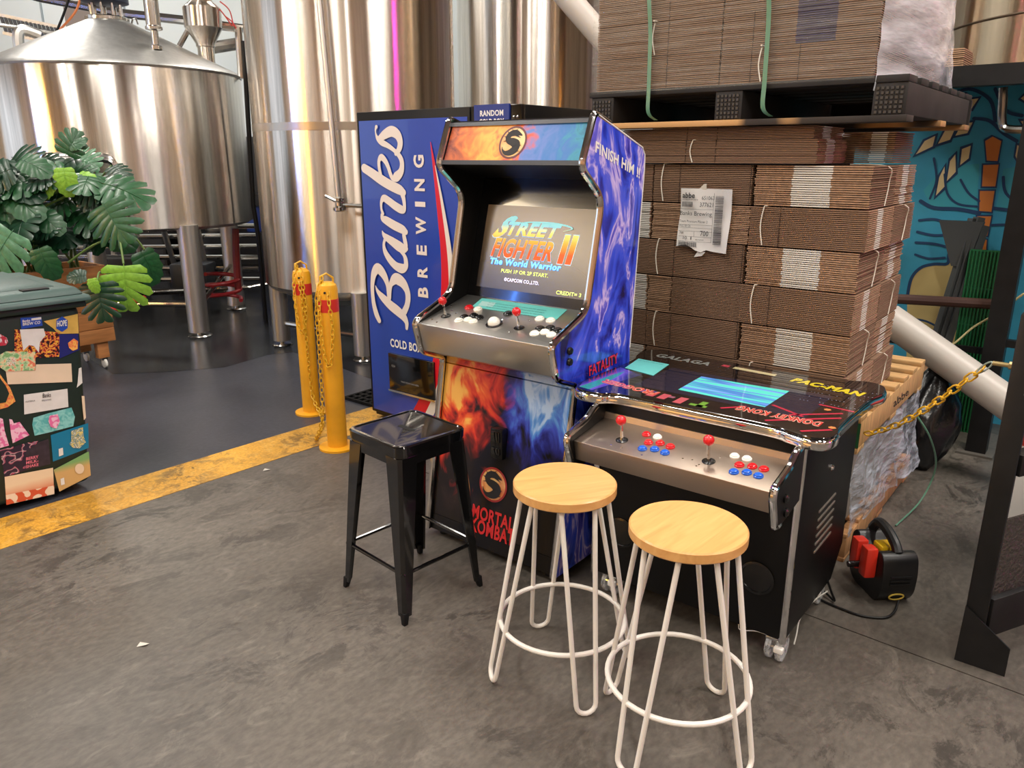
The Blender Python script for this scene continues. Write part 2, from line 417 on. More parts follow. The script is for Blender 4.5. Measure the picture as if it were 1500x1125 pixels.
led_tube('yellow vertical neon tube on the left wall', -10.1, -2.2, .3, 5.6, (255, 190, 60), 90)
led_tube('amber vertical neon tube on the right wall', 9.1, 2.6, .3, 5.0, (255, 170, 60), 60)
led_tube('blue vertical neon tube on the left wall', -10.1, .9, .3, 5.0, (80, 140, 255), 60)

# ================================================================== stainless tanks
def steel(name, rgb, rough, streak=.35, aniso=1.0):
    m, t, b = nt(name); L = t.links.new
    tc = t.nodes.new('ShaderNodeTexCoord'); mp = t.nodes.new('ShaderNodeMapping'); mp.inputs['Scale'].default_value = (1, 1, .03)
    L(tc.outputs['Object'], mp.inputs[0])
    nz = t.nodes.new('ShaderNodeTexNoise'); nz.inputs['Scale'].default_value = 16; nz.inputs['Detail'].default_value = 7; nz.inputs['Roughness'].default_value = .7
    L(mp.outputs[0], nz.inputs['Vector'])
    c = lin(*rgb); r = t.nodes.new('ShaderNodeValToRGB')
    r.color_ramp.elements[0].position = .32; r.color_ramp.elements[1].position = .66
    r.color_ramp.elements[0].color = [x * (1 - streak) for x in c[:3]] + [1]; r.color_ramp.elements[1].color = [min(1, x * (1 + streak * .6)) for x in c[:3]] + [1]  # stretched reflections put into the colour as vertical streaks
    L(nz.outputs[0], r.inputs[0]); L(r.outputs[0], b.inputs['Base Color'])
    b.inputs['Metallic'].default_value = 1; b.inputs['Roughness'].default_value = rough
    b.inputs['Anisotropic'].default_value = aniso; b.inputs['Anisotropic Rotation'].default_value = .25
    tg = t.nodes.new('ShaderNodeTangent'); tg.direction_type = 'RADIAL'; tg.axis = 'Z'; L(tg.outputs[0], b.inputs['Tangent'])
    n2 = t.nodes.new('ShaderNodeTexNoise'); n2.inputs['Scale'].default_value = 3.2; n2.inputs['Detail'].default_value = 3
    L(mp.outputs[0], n2.inputs['Vector'])
    bp = t.nodes.new('ShaderNodeBump'); bp.inputs['Strength'].default_value = .25; bp.inputs['Distance'].default_value = .03
    L(n2.outputs[0], bp.inputs['Height']); L(bp.outputs[0], b.inputs['Normal'])
    MATS[name] = m; return m
STAIN = steel('stainless_steel', (224, 217, 208), .25, .32)
STAIND = steel('stainless_brushed', (205, 205, 203), .38, .10, 0)
PIPE = mat('pipe_steel', (190, 188, 184), .18, 1.0)

def leg_parts(t, spots, z1, r, foot=True):
    for x, y in spots:
        l = MB().lathe([(r, .045), (r, z1)], 20, (x, y, 0)).build('leg', STAIND, t)
        MB().lathe([(r * .28, .012), (r * .28, .05)], 12, (x, y, 0)).lathe([(r * 1.15, 0), (r * 1.2, .006), (r * 1.05, .016)], 20, (x, y, 0)).build('foot', PIPE, l)

# -- mash vessel at the left
A1 = Vector((-3.73, 7.75, 0)); R1 = 1.12
t = thing('brewing_vessel', 'wide stainless mash vessel with a cone lid standing behind the leafy planter', 'tank', loc=A1)
MB().lathe([(R1 - .05, .97), (R1, 1.0), (R1, 1.6), (R1, 2.33), (R1 - .01, 2.345)], 96).build('shell', STAIN, t)
MB().lathe([(R1 + .006, 2.33), (R1 + .012, 2.345), (R1 - .02, 2.375), (.19, 2.80), (.17, 2.82)], 96).build('cone_lid', STAIND, t)['label'] = 'matte cone lid'
nk = MB()
for k in range(9):
    a = 2 * pi * k / 9; nk.tube([(.13 * cos(a), .13 * sin(a), 2.80), (.13 * cos(a), .13 * sin(a), 2.95)], .013, 6)
nk.build('stand_off_rods', PIPE, t)
MB().lathe([(.17, 2.80), (.19, 2.805), (.19, 2.83), (.17, 2.84)], 32).build('neck_flange', PIPE, t)
MB().lathe([(.17, 2.95), (.2, 2.96), (.2, 3.02), (.12, 3.03), (.12, 3.3)], 24).build('agitator_drive', mat('drive_paint', (30, 38, 62), .4), t)
l1 = onz(293, 492) - A1; l2 = onz(347, 452) - A1
leg_parts(t, [(l1.x, l1.y), (l2.x, l2.y), (-l1.x, -l1.y), (-l2.x, -l2.y)], 1.02, .092)
MB().tube([(l1.x, l1.y, .30), (-l2.x, -l2.y, .30)], .028, 10).tube([(l1.x, l1.y, .25), (l2.x, l2.y, .5)], .022, 8).build('leg_brace', PIPE, t)
# manway frame and pipework hung on the front of the shell
hp = [far(62, 258, 7.42), far(66, 234, 7.42), far(80, 229, 7.42), far(150, 230, 7.42), far(166, 240, 7.42), far(176, 264, 7.42)]
MB().tube(spline([p - A1 for p in hp], 5), .032, 10).build('manway_handle', PIPE, t)
MB().tube(spline([p - A1 + Vector((.05, -.1, -.02)) for p in hp[2:]] + [far(180, 330, 7.3) - A1], 5), .024, 10).build('wash_pipe', PIPE, t)
mw = MB(); q = far(122, 275, 7.5) - A1
for dz in (0, .09, .18): mw.tube([q + Vector((-.28, 0, -dz)), q + Vector((.34, .12, -dz))], .02, 8)
mw.build('manway_clamps', PIPE, t)
# fittings on the cone
def cone_at(u, v): 
    best = None
    for k in range(600):
        D = 6.4 + k * .006; p = far(u, v, D) - A1; r = sqrt(p.x ** 2 + p.y ** 2)
        zc = 2.375 + (R1 - .02 - r) * (.425 / (R1 - .21))
        if r < R1 and (best is None or p.z - zc < best[0]): best = (p.z - zc, Vector((p.x, p.y, zc)))
        if r < R1 and p.z <= zc: break
    return best[1]
q = cone_at(229, 71)
f = MB().lathe([(.05, -.01), (.05, .02), (.03, .03), (.03, .14), (.07, .15), (.07, .17), (.06, .18), (.06, .40), (.045, .41)], 20, q).build('level_sensor', PIPE, t)
MB().lathe([(.045, .41), (.06, .42), (.06, .75), (.075, .76), (.075, 1.1)], 16, q + Vector((.02, .06, 0))).build('sensor_pipe', PIPE, t)
q = cone_at(303, 86)
MB().lathe([(.075, -.05), (.075, .1), (.085, .11), (.085, .13), (.16, .26), (.17, .27), (.17, .44), (.1, .50), (.1, .56), (.13, .57), (.13, .62), (.10, .63), (.10, .70), (.13, .71), (.13, .85), (.09, .86), (.09, 1.3)], 28, q).build('charging_funnel', STAIN, t)
MB().tube([q + Vector((-.35, -.1, .58)), q + Vector((-.12, 0, .58))], .02, 8).build('valve_lever', PIPE, t)
g = MB()
for dx, dz, r in ((.24, .56, .05), (.32, .62, .05)): g.lathe([(r, dz), (r, dz + .24), (r * .8, dz + .25)], 14, q + Vector((dx, -.05, 0)))
g.build('actuator', mat('copper_actuator', (176, 120, 98), .3, .8), t)
q2 = cone_at(195, 30)
MB().tube([q2 + Vector((-.02, 0, 0)), q2 + Vector((0, 0, .05)), q2 + Vector((.03, 0, .05)), q2 + Vector((.04, 0, 0))], .008, 6).build('lifting_eye', PIPE, t)
q3 = cone_at(262, 62)
MB().tube([q3, q3 + Vector((.09, .02, .14))], .025, 8).build('light_fitting', PIPE, t)

# -- fermenter behind the vending machine
A2 = Vector((-1.343, 6.97, 0)); R2 = .85
t = thing('fermenter_tank', 'tall stainless fermenter rising behind the blue vending machine', 'tank', loc=A2)
MB().lathe([(R2 - .14, .47), (R2 - .03, .52), (R2, .56), (R2, 1.2), (R2, 1.8), (R2, 5.2)], 96).build('shell', STAIN, t)
MB().lathe([(R2 + .0015, 1.80), (R2 + .0015, 1.86)], 96).build('weld_band', mat('weld_band', (180, 174, 166), .3, 1.0), t)
MB().lathe([(R2 - .3, .40), (R2 - .13, .475)], 64).build('dished_base', STAIND, t)
l1 = onz(414, 505) - A2; l2 = onz(533, 527) - A2
leg_parts(t, [(l1.x, l1.y), (l2.x, l2.y), (-l1.x, -l1.y), (-l2.x, -l2.y)], .56, .075)
MB().tube([(l1.x, l1.y, .2), (l2.x, l2.y, .2)], .024, 10).build('leg_brace', PIPE, t)
q = far(497, 300, 6.12) - A2
MB().tube([q + Vector((-.1, 0, 2.8)), q + Vector((0, 0, .05)), q], .022, 10).build('sample_pipe', STAIND, t)
MB().lathe([(.03, -.05), (.05, -.04), (.05, -.02), (.03, -.01), (.03, .02), (.045, .03), (.045, .05), (.02, .06)], 14, q).tube([q, q + Vector((.3, .04, -.02))], .016, 8).tube([q + Vector((-.02, -.04, .03)), q + Vector((-.09, -.06, .07))], .012, 6).build('sample_valve', PIPE, t)

# -- third tank further back
A3 = Vector((.2, 10.1, 0)); R3 = .86
t = thing('bright_beer_tank', 'stainless tank furthest back, above the arcade marquee', 'tank', loc=A3)
MB().lathe([(R3 - .14, .5), (R3, .62), (R3, 3.0), (R3, 5.4)], 80).build('shell', STAIN, t)
leg_parts(t, [(.6, .4), (-.6, .4), (.6, -.4), (-.6, -.4)], .62, .07)

# ================================================================== pipes and clutter behind and under the tanks
BLUECAN = mat('blue_drum', (40, 70, 150), .4)
o = MB()
p0, p1 = far(0, 22, 9.6), far(88, 40, 9.4)
d = (p1 - p0); 
t = thing('cable_tray', 'perforated steel cable tray on the pale wall, upper left', 'cable tray', loc=p0)
mb = MB(); mb.bar((0, 0, 0), d, .02, .03); mb.bar((0, 0, -.16), d + Vector((0, 0, -.16)), .02, .03); mb.build('side_rails', STAIND, t)
mb = MB()
for k in range(14):
    a = d * ((k + .2) / 14.4); mb.bar(a + Vector((0, 0, -.01)), a + d * .045 + Vector((0, 0, -.15)), .02, .025)
mb.build('rungs', mat('tray_rung', (70, 74, 80), .5, .6), t)  # darker grey metal for the rungs
def pipe(name, label, pts, r, m=PIPE, cat='pipe', n=10):
    P = [Vector(p) for p in pts]; b0 = P[0].copy()
    o = MB().tube([p - b0 for p in P], r, n).build(name, m); o.location = b0
    return tag(o, label, cat)
pipe('steam_pipe', 'straight steel pipe running behind the agitator neck', [far(-30, -26, 10.2), far(60, -3, 10), far(180, 20, 9.6), far(280, 31, 9.2), far(352, 42, 9)], .045)
pipe('pressure_pipe', 'steel pipe below the cable tray', [far(-20, 34, 9.2), far(40, 42, 9.2), far(88, 50, 9.2)], .02)
pipe('vertical_pipe', 'paired vertical steel pipe between the two front tanks', [far(349, 40, 8.35), far(354, 115, 8.35)], .035)
pipe('black_conduit', 'black conduit running down between the two front tanks', [far(357, 60, 8.0), far(362, 150, 8.0), far(371, 300, 8.0), far(378, 345, 8.0), Vector((far(378, 345, 8.0).x, far(378, 345, 8.0).y, .0))], .022, BLACK)
pipe('cross_pipe', 'steel cross pipe at the funnel, upper left', [far(312, 36, 8.6), far(356, 42, 8.6)], .04)
pipe('grey_cross_pipe', 'thick grey pipe behind the funnel', [far(312, 70, 9), far(350, 64, 9)], .06)
pipe('black_cable', 'black cable rising from the cone lid', spline([far(82, 48, 8.9), far(92, 24, 8.9), far(104, -10, 8.9)], 5), .012, BLACK, 'cable', 6)
pipe('orange_cable', 'orange cable rising from the cone lid', spline([far(84, 47, 8.95), far(104, 26, 8.95), far(114, 10, 8.95), far(118, -8, 8.95)], 5), .011, mat('orange_cable', (206, 120, 70), .4), 'cable', 6)
for k, (u0, v0, u1, v1, u2, v2) in enumerate([(295, -5, 320, 12, 340, 38), (322, 2, 336, 15, 342, 38), (330, 24, 340, 32, 346, 42)]):
    pipe('red_air_hose', ['thin red air hose, leftmost beside the funnel', 'thin red air hose, middle of three beside the funnel', 'thin red air hose, rightmost beside the funnel'][k], spline([far(u0, v0, 8.3), far(u1, v1, 8.3), far(u2, v2, 8.3)], 6), .006, mat('red_hose', (200, 60, 56), .4), 'hose', 6)
# silver ducting elbow
pipe('duct_elbow', 'silver duct elbow on the wall at the upper left corner', spline([far(28, 70, 9.2), far(27, 50, 9.2), far(36, 44, 9.2), far(60, 52, 9.2)], 5), .05, STAIND, 'duct')
t = thing('wall_cabinet', 'grey louvred metal cabinet on the wall behind the cone lid', 'cabinet', loc=far(122, 26, 11.2))
MB().box(-.22, .36, 0, .25, -.28, .14).build('body', mat('cabinet_grey', (128, 120, 116), .5), t)
for k in range(4): MB().box(-.1, .2, -.015, 0, -.20 + k * .035, -.185 + k * .035).build('louvre', WHITE, t)
# things under the vessels
t = thing('pump_skid', 'dark pump skid with tangled steel pipes under the mash vessel', 'pump', loc=(-4.6, 9.6, 0))
mb = MB()
for k in range(6): mb.tube([(-1.2, rnd.uniform(-.2, .2), .15 + .13 * k), (1.5, rnd.uniform(-.2, .2), .16 + .13 * k)], .03, 8)
mb.build('manifold_pipes', PIPE, t)
mb = MB()
for k in range(7): mb.tube([(-1.1 + .38 * k, rnd.uniform(-.3, .1), .0), (-1.1 + .38 * k, rnd.uniform(-.3, .1), .9)], .035, 8)
mb.build('risers', STAIND, t)
MB().box(-.5, .1, -.4, -.05, .05, .45).build('motor_housing', BLACKM, t, bev=.03)
MB().box(.5, .95, -.4, -.05, .05, .38).build('gearbox', mat('gear_grey', (52, 56, 62), .5), t, bev=.03)
t = thing('keg_shelf', 'dark shelf of blue and silver kegs far behind the vessel legs', 'shelf', loc=(-3.75, 11.3, 0))
MB().box(-1.2, 1.2, -.3, .3, .55, .58).box(-1.2, 1.2, -.3, .3, 1.08, 1.11).box(-1.2, -1.16, -.3, .3, 0, 1.5).box(1.16, 1.2, -.3, .3, 0, 1.5).build('frame', STEELBLK, t)
def keg(x, z, m, lab, c=None):
    o = tag(MB().lathe([(.12, 0), (.13, .03), (.13, .3), (.12, .34), (.08, .35)], 16).build('keg', m), lab, 'keg', 'kegs on the far shelf')
    o.location = Vector((-3.75 + x, 11.3, z)); return o
for k, (x, z, m_, lb) in enumerate([(-.55, .58, STAIND, 'silver keg at the left of the lower far shelf'), (.05, .58, BLUECAN, 'blue keg on the lower far shelf, left of two'), (.4, .58, BLUECAN, 'blue keg on the lower far shelf, right of two'), (-.2, 1.11, STAIND, 'silver keg on the upper far shelf'), (.3, 1.11, BLUECAN, 'blue keg on the upper far shelf')]): keg(x, z, m_, lb)
pipe('floor_pipe', 'steel pipe along the floor behind the vessel legs', [far(120, 432, 8.9), far(360, 421, 8.9)], .025)
pipe('low_pipe', 'lower steel pipe near the floor behind the vessel legs', [far(200, 431, 9.1), far(345, 424, 9.1), far(395, 415, 9.1)], .02)
pipe('coiled_red_hose', 'red hose coiled low around the rear vessel leg', spline([far(330, 440, 8.3) + Vector((.16 * cos(a * .7), .16 * sin(a * .7), .012 * a)) for a in range(24)], 3), .02, mat('red_rubber', (150, 24, 32), .4), 'hose', 8)
pipe('red_riser_hose', 'red hose hanging beside the rear vessel leg', spline([far(345, 335, 8.25), far(346, 380, 8.25), far(349, 425, 8.25)], 4), .035, mat('red_rubber2', (120, 26, 26), .45), 'hose', 8)
pipe('red_floor_hose', 'bright red hose end on the floor beside the planter', spline([far(160, 455, 7.2), far(172, 452, 7.2), far(188, 444, 7.2), far(210, 437, 7.6)], 5), .028, mat('red_hose2', (206, 50, 40), .4), 'hose', 8)
t = thing('rubber_mat', 'black drainage mat with round holes behind the yellow bollards', 'mat', fr=Fr(-1.16, 5.06, YA))
mb = MB()
for i in range(9):
    mb.box(0, .9, i * .06, i * .06 + .02, 0, .02)
for i in range(16): mb.box(i * .058, i * .058 + .02, 0, .5, 0, .021)
mb.build('grid', RUBBER, t)
# ================================================================== wheelie bin with stickers
BF = Fr(-2.118, 3.576, 49)
BING = mat('bin_green', (22, 40, 34), .5, var=.12, scale=20)
LIDG = mat('bin_lid_green', (58, 80, 76), .45, var=.2, scale=6, bump=.1)
t = thing('wheelie_bin', 'dark green wheelie bin plastered with beer labels at the left edge', 'bin', fr=BF)
mb = MB()
mb.hexa([(-.52, 0, .04), (0, 0, .04), (0, .55, .04), (-.52, .55, .04)], [(-.60, -.05, .93), (.06, -.05, .93), (.06, .68, .93), (-.60, .68, .93)])
mb.build('body', BING, t, bev=.03, segs=3)
MB().box(-.62, .085, -.075, .70, .925, .955).build('rim', BING, t, bev=.01)
mb = MB()
mb.hexa([(-.64, -.10, .955), (.105, -.10, .955), (.105, .72, .955), (-.64, .72, .955)], [(-.64, -.09, .985), (.10, -.09, .985), (.10, .72, .985), (-.64, .72, .985)])
mb.hexa([(-.63, -.07, .985), (.085, -.07, .985), (.085, .71, .985), (-.63, .71, .985)], [(-.62, -.04, 1.02), (.06, -.04, 1.02), (.06, .69, 1.02), (-.62, .69, 1.02)])
mb.hexa([(-.58, .03, 1.02), (.0, .03, 1.02), (.0, .62, 1.02), (-.58, .62, 1.02)], [(-.55, .08, 1.038), (-.06, .08, 1.038), (-.06, .58, 1.045), (-.55, .58, 1.045)])
mb.build('lid', LIDG, t, bev=.012, segs=2)
MB().box(-.16, -.05, -.03, .02, 1.02, 1.026).build('lid_grip', BLACKM, t)
for x in (-.5, -.02): MB().lathe([(.09, -.025), (.1, -.015), (.1, .015), (.09, .025)], 24).build('wheel', RUBBER, t).matrix_local = Matrix.Translation((x, .62, .1)) @ Matrix.Rotation(pi / 2, 4, 'Y')
def bin_pt(u, v, off=.003):
    y = -.03
    for _ in range(6):
        p = on(BF, u, v, Y=y); y = -.05 * (p.z - .04) / .89 - off
    return on(BF, u, v, Y=y)
def z1(x, y): return (x * .1422, 440 + y * .1422)
def z2(x, y): return (x * .1689, 580 + y * .1689)
def sticker(label, pts, m, off=.003, zf=z1):
    P = [bin_pt(*zf(x, y), off) for x, y in pts]
    mb = MB(); mb.add(P, [tuple(range(len(P)))])
    o = mb.build('sticker', m, t, smooth=False); o['label'] = label
    nrm = o.data.polygons[0].normal
    if nrm.y > 0: o.data.flip_normals()
    return o
def stext(txt, x, y, wd, h, m, zf, off=.006, bold=.02, rot=(-.12)):
    a = bin_pt(*zf(x, y), off); b = bin_pt(*zf(x + wd, y + wd * rot), off); c = bin_pt(*zf(x, y - h), off)
    return lettering(txt, a, b - a, c - a, m, t, bold=bold, name='sticker_print')
A_ = art
S_BLUE = mat('sticker_blue', (32, 74, 176), .4); S_GOLD = mat('sticker_gold', (206, 168, 84), .4, var=.15, scale=20)
S_POP = A_('sticker_pop', [(.38, (30, 22, 24)), (.46, (196, 40, 48)), (.52, (236, 200, 70)), (.58, (200, 44, 52)), (.64, (30, 24, 26))], 60, .5, 2, rough=.4, coat=.1)
S_NAVY = mat('sticker_navy', (30, 36, 110), .4); S_OR = A_('sticker_orange', [(.4, (226, 110, 70)), (.6, (240, 180, 90))], 50, rough=.4, coat=.1)
S_FLOR = A_('sticker_floral', [(.40, (220, 120, 90)), (.46, (232, 206, 160)), (.56, (170, 205, 160)), (.64, (120, 170, 110))], 55, .3, 2, rough=.4, coat=.1)
S_CREAM = mat('sticker_cream', (226, 204, 178), .5, var=.05, scale=10); S_WHITE = mat('sticker_white', (222, 220, 218), .5, var=.05, scale=30)
S_AQUA = A_('sticker_aqua', [(.4, (90, 176, 178)), (.6, (140, 206, 204))], 30, rough=.4, coat=.1); S_PINK = A_('sticker_pink', [(.45, (226, 110, 166)), (.52, (240, 190, 214))], 45, .2, 1, rough=.4, coat=.1)
S_PURP = A_('sticker_purple', [(.44, (44, 30, 50)), (.47, (214, 100, 120)), (.52, (60, 50, 96)), (.56, (232, 190, 190)), (.6, (46, 32, 54))], 34, .0, 0, (1, 1, 1.6), rough=.4, coat=.1)
S_DPURP = mat('sticker_dark', (52, 42, 54), .45, var=.3, scale=40); S_TEAL = mat('sticker_teal', (14, 120, 160), .4)
S_REDB = A_('sticker_blobs', [(.47, (206, 84, 54)), (.5, (236, 214, 190))], 30, .2, 0, rough=.4, coat=.1)
S_GRN = A_('sticker_green', [(.35, (204, 166, 110)), (.65, (120, 168, 108))], 6, .2, 1, rough=.4, coat=.1, grad=(2, .09, .20, .9))
S_TAN = A_('sticker_tan', [(.3, (214, 120, 84)), (.7, (232, 208, 176))], 12, .2, 1, rough=.4, coat=.1, grad=(2, .03, .16, .85))
sticker('blue label with white print', [(210, 180), (425, 170), (440, 260), (220, 295)], S_BLUE)
stext('Banks', 232, 228, 78, 26, WHITE, z1); stext('BREW CO', 235, 262, 180, 30, WHITE, z1)
sticker('white strip on the blue label', [(322, 186), (424, 172), (426, 196), (324, 208)], S_WHITE, .005)
sticker('gold label with blue hexagon', [(450, 215), (800, 140), (812, 340), (600, 345), (550, 290)], S_GOLD)
sticker('blue hexagon badge', [(640, 165), (697, 205), (697, 285), (640, 325), (580, 290), (580, 205)], S_BLUE, .005)
stext('HOPE', 588, 272, 100, 62, WHITE, z1, .007, .03, -.1)
sticker('comic patterned label', [(150, 300), (205, 300), (620, 330), (610, 580), (370, 592), (150, 520)], S_POP)
sticker('torn white patch', [(205, 300), (450, 290), (470, 360), (412, 430), (400, 540), (350, 470), (300, 460), (240, 520)], S_WHITE, .005)
sticker('navy label', [(612, 350), (805, 345), (818, 510), (612, 600)], S_NAVY, .004)
sticker('orange emblem', [(700, 440), (760, 392), (804, 420), (800, 500), (750, 520), (712, 490)], S_OR, .006)
sticker('floral label', [(0, 560), (60, 525), (365, 530), (365, 720), (60, 732), (0, 690)], S_FLOR, .005)
stext('LOOK', 72, 628, 92, 38, WHITE, z1, .008, .03, -.02); stext('OUT!', 68, 668, 92, 36, WHITE, z1, .008, .03, -.02)
sticker('plain cream label', [(60, 732), (365, 722), (370, 660), (735, 650), (745, 840), (80, 866)], S_CREAM)
sticker('torn orange label', [(0, 760), (50, 830), (105, 900), (160, 1040), (80, 1100), (0, 1122)], S_OR)
sticker('black torn blotch', [(0, 800), (60, 880), (95, 960), (60, 1050), (0, 1060)], BING, .005)
sticker('white label with line drawing', [(245, 972), (695, 910), (705, 1098), (250, 1176)], S_WHITE)
stext('Banks', 440, 1004, 84, 44, INK, z1, .006, .01); stext('BREWING', 432, 1040, 96, 16, INK, z1, .006, .0); stext('AUSTRALIA', 262, 1052, 100, 16, INK, z1, .006, 0)
sticker('red and white tag', [(0, 345), (70, 385), (84, 430), (60, 462), (0, 470)], A_('sticker_tag', [(.48, (190, 50, 70)), (.52, (226, 214, 220))], 30, rough=.4))
sticker('aqua label with pink splash', [(290, 190), (420, 150), (620, 100), (650, 180), (636, 262), (420, 318), (300, 345), (280, 250)], S_AQUA, zf=z2)
sticker('pink splash', [(430, 170), (500, 158), (520, 220), (490, 282), (440, 268), (420, 220)], S_PINK, .006, z2)
sticker('torn pink label', [(80, 200), (105, 205), (120, 238), (170, 225), (255, 340), (110, 410), (95, 330)], S_PINK, zf=z2)
sticker('torn pink label at the edge', [(0, 190), (25, 200), (40, 300), (78, 430), (0, 452)], S_PINK, zf=z2)
sticker('purple lettered label', [(0, 470), (240, 405), (330, 390), (335, 612), (40, 702)], S_PURP, zf=z2)
sticker('dark label half', [(225, 480), (335, 400), (420, 372), (438, 590), (225, 645)], S_DPURP, .004, z2)
for k, w_ in enumerate(['BERRY', 'MILK-', 'SHAKE']): stext(w_, 226, 560 + k * 34, 108, 26, mat('pink_print', (226, 120, 140), .5), z2, .007, .03, -.2)
sticker('blue label with yellow emblem', [(440, 340), (765, 235), (770, 450), (460, 570)], S_TEAL, zf=z2)
sticker('yellow emblem', [(615, 305), (720, 268), (725, 350), (745, 400), (690, 455), (630, 450), (600, 415), (620, 390)], A_('sticker_emblem', [(.4, (226, 206, 120)), (.5, (40, 110, 130)), (.6, (220, 214, 190))], 60, rough=.4), .006, z2)
sticker('white barcode panel', [(508, 460), (545, 448), (550, 510), (512, 525)], S_WHITE, .006, z2)
sticker('cream label with red blobs', [(40, 702), (460, 622), (470, 850), (55, 945)], S_TAN, zf=z2)
sticker('red blob strip', [(50, 860), (470, 776), (472, 850), (56, 945)], S_REDB, .005, z2)
sticker('green and tan label', [(466, 640), (770, 480), (788, 690), (515, 830)], S_GRN, zf=z2)
sticker('cream disc', [(690 + 40 * cos(k * pi / 8), 632 + 45 * sin(k * pi / 8)) for k in range(16)], S_CREAM, .006, z2)
sticker('white barcode panel', [(524, 720), (556, 708), (562, 766), (530, 776)], S_WHITE, .006, z2)
sticker('small white label by the corner', [(812, 700), (838, 690), (850, 850), (790, 900), (800, 850)], S_WHITE)
sticker('narrow pale label by the corner', [(708, 0), (732, 0), (746, 190), (728, 210), (716, 100)], S_CREAM, zf=z2)

# ================================================================== planter and monstera
PF = Fr(-3.183, 5.866, 51.6)
PLK = mat('planter_plank', (190, 128, 76), .6, var=.2, scale=7, stretch=(.6, 6, 6), bump=.1)
t = thing('wooden_planter', 'long timber plank planter on castors behind the wheelie bin', 'planter', fr=PF)
zz = [.215, .325, .47, .63, .81]
for i in range(4):
    MB().box(-1.35, .085, 0, .025, zz[i] + .002, zz[i + 1] - .002).build('plank', PLK, t, bev=.003)
    MB().box(.06, .085, .025, .42, zz[i] + .002, zz[i + 1] - .002).build('plank', PLK, t, bev=.003)
MB().box(-1.35, .06, .395, .42, .215, .81).box(-1.35, -1.325, .025, .395, .215, .81).build('back_board', PLK, t)
MB().box(-1.33, .06, .025, .395, .66, .74).build('soil', mat('soil', (46, 34, 26), .95, var=.4, scale=40, bump=.6), t)
for x in (-.02, -1.25):
    for y in (.02, .34):
        lg = MB().box(x - .03, x + .055, y + .01, y + .07, .085, .215).build('leg', PLK, t, bev=.003)
        MB().lathe([(.03, -.012), (.038, -.008), (.038, .008), (.03, .012)], 18).build('castor', WHITE, lg).matrix_local = Matrix.Translation((x + .015, y + .03, .04)) @ Matrix.Rotation(pi / 2, 4, 'Y')
        MB().box(x - .005, x + .035, y + .012, y + .052, .066, .086).build('castor_bracket', CHROMEB, lg)

def leafmat(name, rgb, va=.25):
    m = mat(name, rgb, .36, var=va, scale=14); m.node_tree.nodes['Principled BSDF'].inputs['Coat Weight'].default_value = .08
    return m
LEAF = [leafmat('leaf_dark', (18, 52, 34)), leafmat('leaf_mid', (30, 78, 44)), leafmat('leaf_pale', (64, 112, 78)), leafmat('leaf_lime', (124, 172, 56), .2)]
STEM = mat('leaf_stem', (96, 122, 62), .5)
def leaf_mesh(name, lobes, depth, droop, wide):
    mb = MB()
    L = 14
    def zf(x, y): return -droop * y * y - .35 * x * x + .06 * y
    for sgn in (-1, 1):
        for i in range(lobes):
            t0, t1 = i / lobes, (i + 1) / lobes
            def marg(tt):                    # margin: angle sweep from base lobe to tip
                a = -0.95 + tt * (pi / 2 + .95)
                rx = wide * (cos(a) ** .8 if cos(a) > 0 else 0); ry = .42 + .58 * sin(a) if sin(a) > 0 else .42 + .5 * sin(a)
                return rx, ry
            g = depth * .12 if 0 < i else .02
            a = (0, .05 + .68 * t0); b = (0, .05 + .68 * t1 + (.2 if i == lobes - 1 else 0))
            def mg(tt, s_, sg): return marg(tt + sg * g / lobes * 2 * max(0, (s_ - .3) / .7))
            rows = []
            for s_ in (0, .4, .75, .93):
                sp = 1.0
                m0 = mg(t0, s_, 1); m1 = mg(t1, s_, -1)
                p = (a[0] + (m0[0] - a[0]) * s_, a[1] + (m0[1] - a[1]) * s_); q = (b[0] + (m1[0] - b[0]) * s_, b[1] + (m1[1] - b[1]) * s_)
                if s_ == .35 and depth: p = (p[0], p[1] - .0); 
                rows.append((p, q))
            vs = []
            for p, q in rows:
                mid = ((p[0] + q[0]) / 2, (p[1] + q[1]) / 2)
                if p is rows[-1][0]: mm_ = marg((t0 + t1) / 2); mid = (mm_[0] * 1.06, mm_[1] + .015)
                for (x, y), lift in ((p, 0), (mid, .025), (q, 0)): vs.append((sgn * x, y, zf(x, y) + lift * (1 if x > .01 else 0)))
            fs = []
            for r in range(3):
                for k in range(2):
                    f = (r * 3 + k, r * 3 + k + 1, (r + 1) * 3 + k + 1, (r + 1) * 3 + k)
                    fs.append(f if sgn < 0 else f[::-1])
            mb.add(vs, fs)
    mb.tube([(0, y * .1, zf(0, y * .1) + .004) for y in range(0, 10)], .008, 5)
    return mb
PB = PF.w(-.4, .2, 0)
plant = thing('monstera_plant', 'bushy green monstera with split leaves growing from the planter', 'plant', loc=PB)
protos = []
for nm, lo, de, dr, wi in (('leaf', 5, .7, .30, .50), ('leaf', 6, 1.0, .15, .56), ('leaf', 5, .0, .45, .40)):
    mb = leaf_mesh(nm, lo, de, dr, wi)
    protos.append(mb)
lmesh = {}
first = {}
def leaf(kind, mi, base, tip, nrm, size, roll=0.0):
    key = (kind, mi)
    if key not in lmesh:
        o = protos[kind].build('leaf', LEAF[mi], plant, ang=60); lmesh[key] = o.data
    else:
        o = bpy.data.objects.new('leaf', lmesh[key]); COL.objects.link(o); o.parent = plant
    y = Vector(tip).normalized(); z = Vector(nrm); z = (z - y * z.dot(y)).normalized(); x = y.cross(z)
    M = Matrix((x, y, z)).transposed().to_4x4() @ Matrix.Scale(size, 4)
    M.translation = Vector(base) - PB
    o.matrix_local = M
    return o
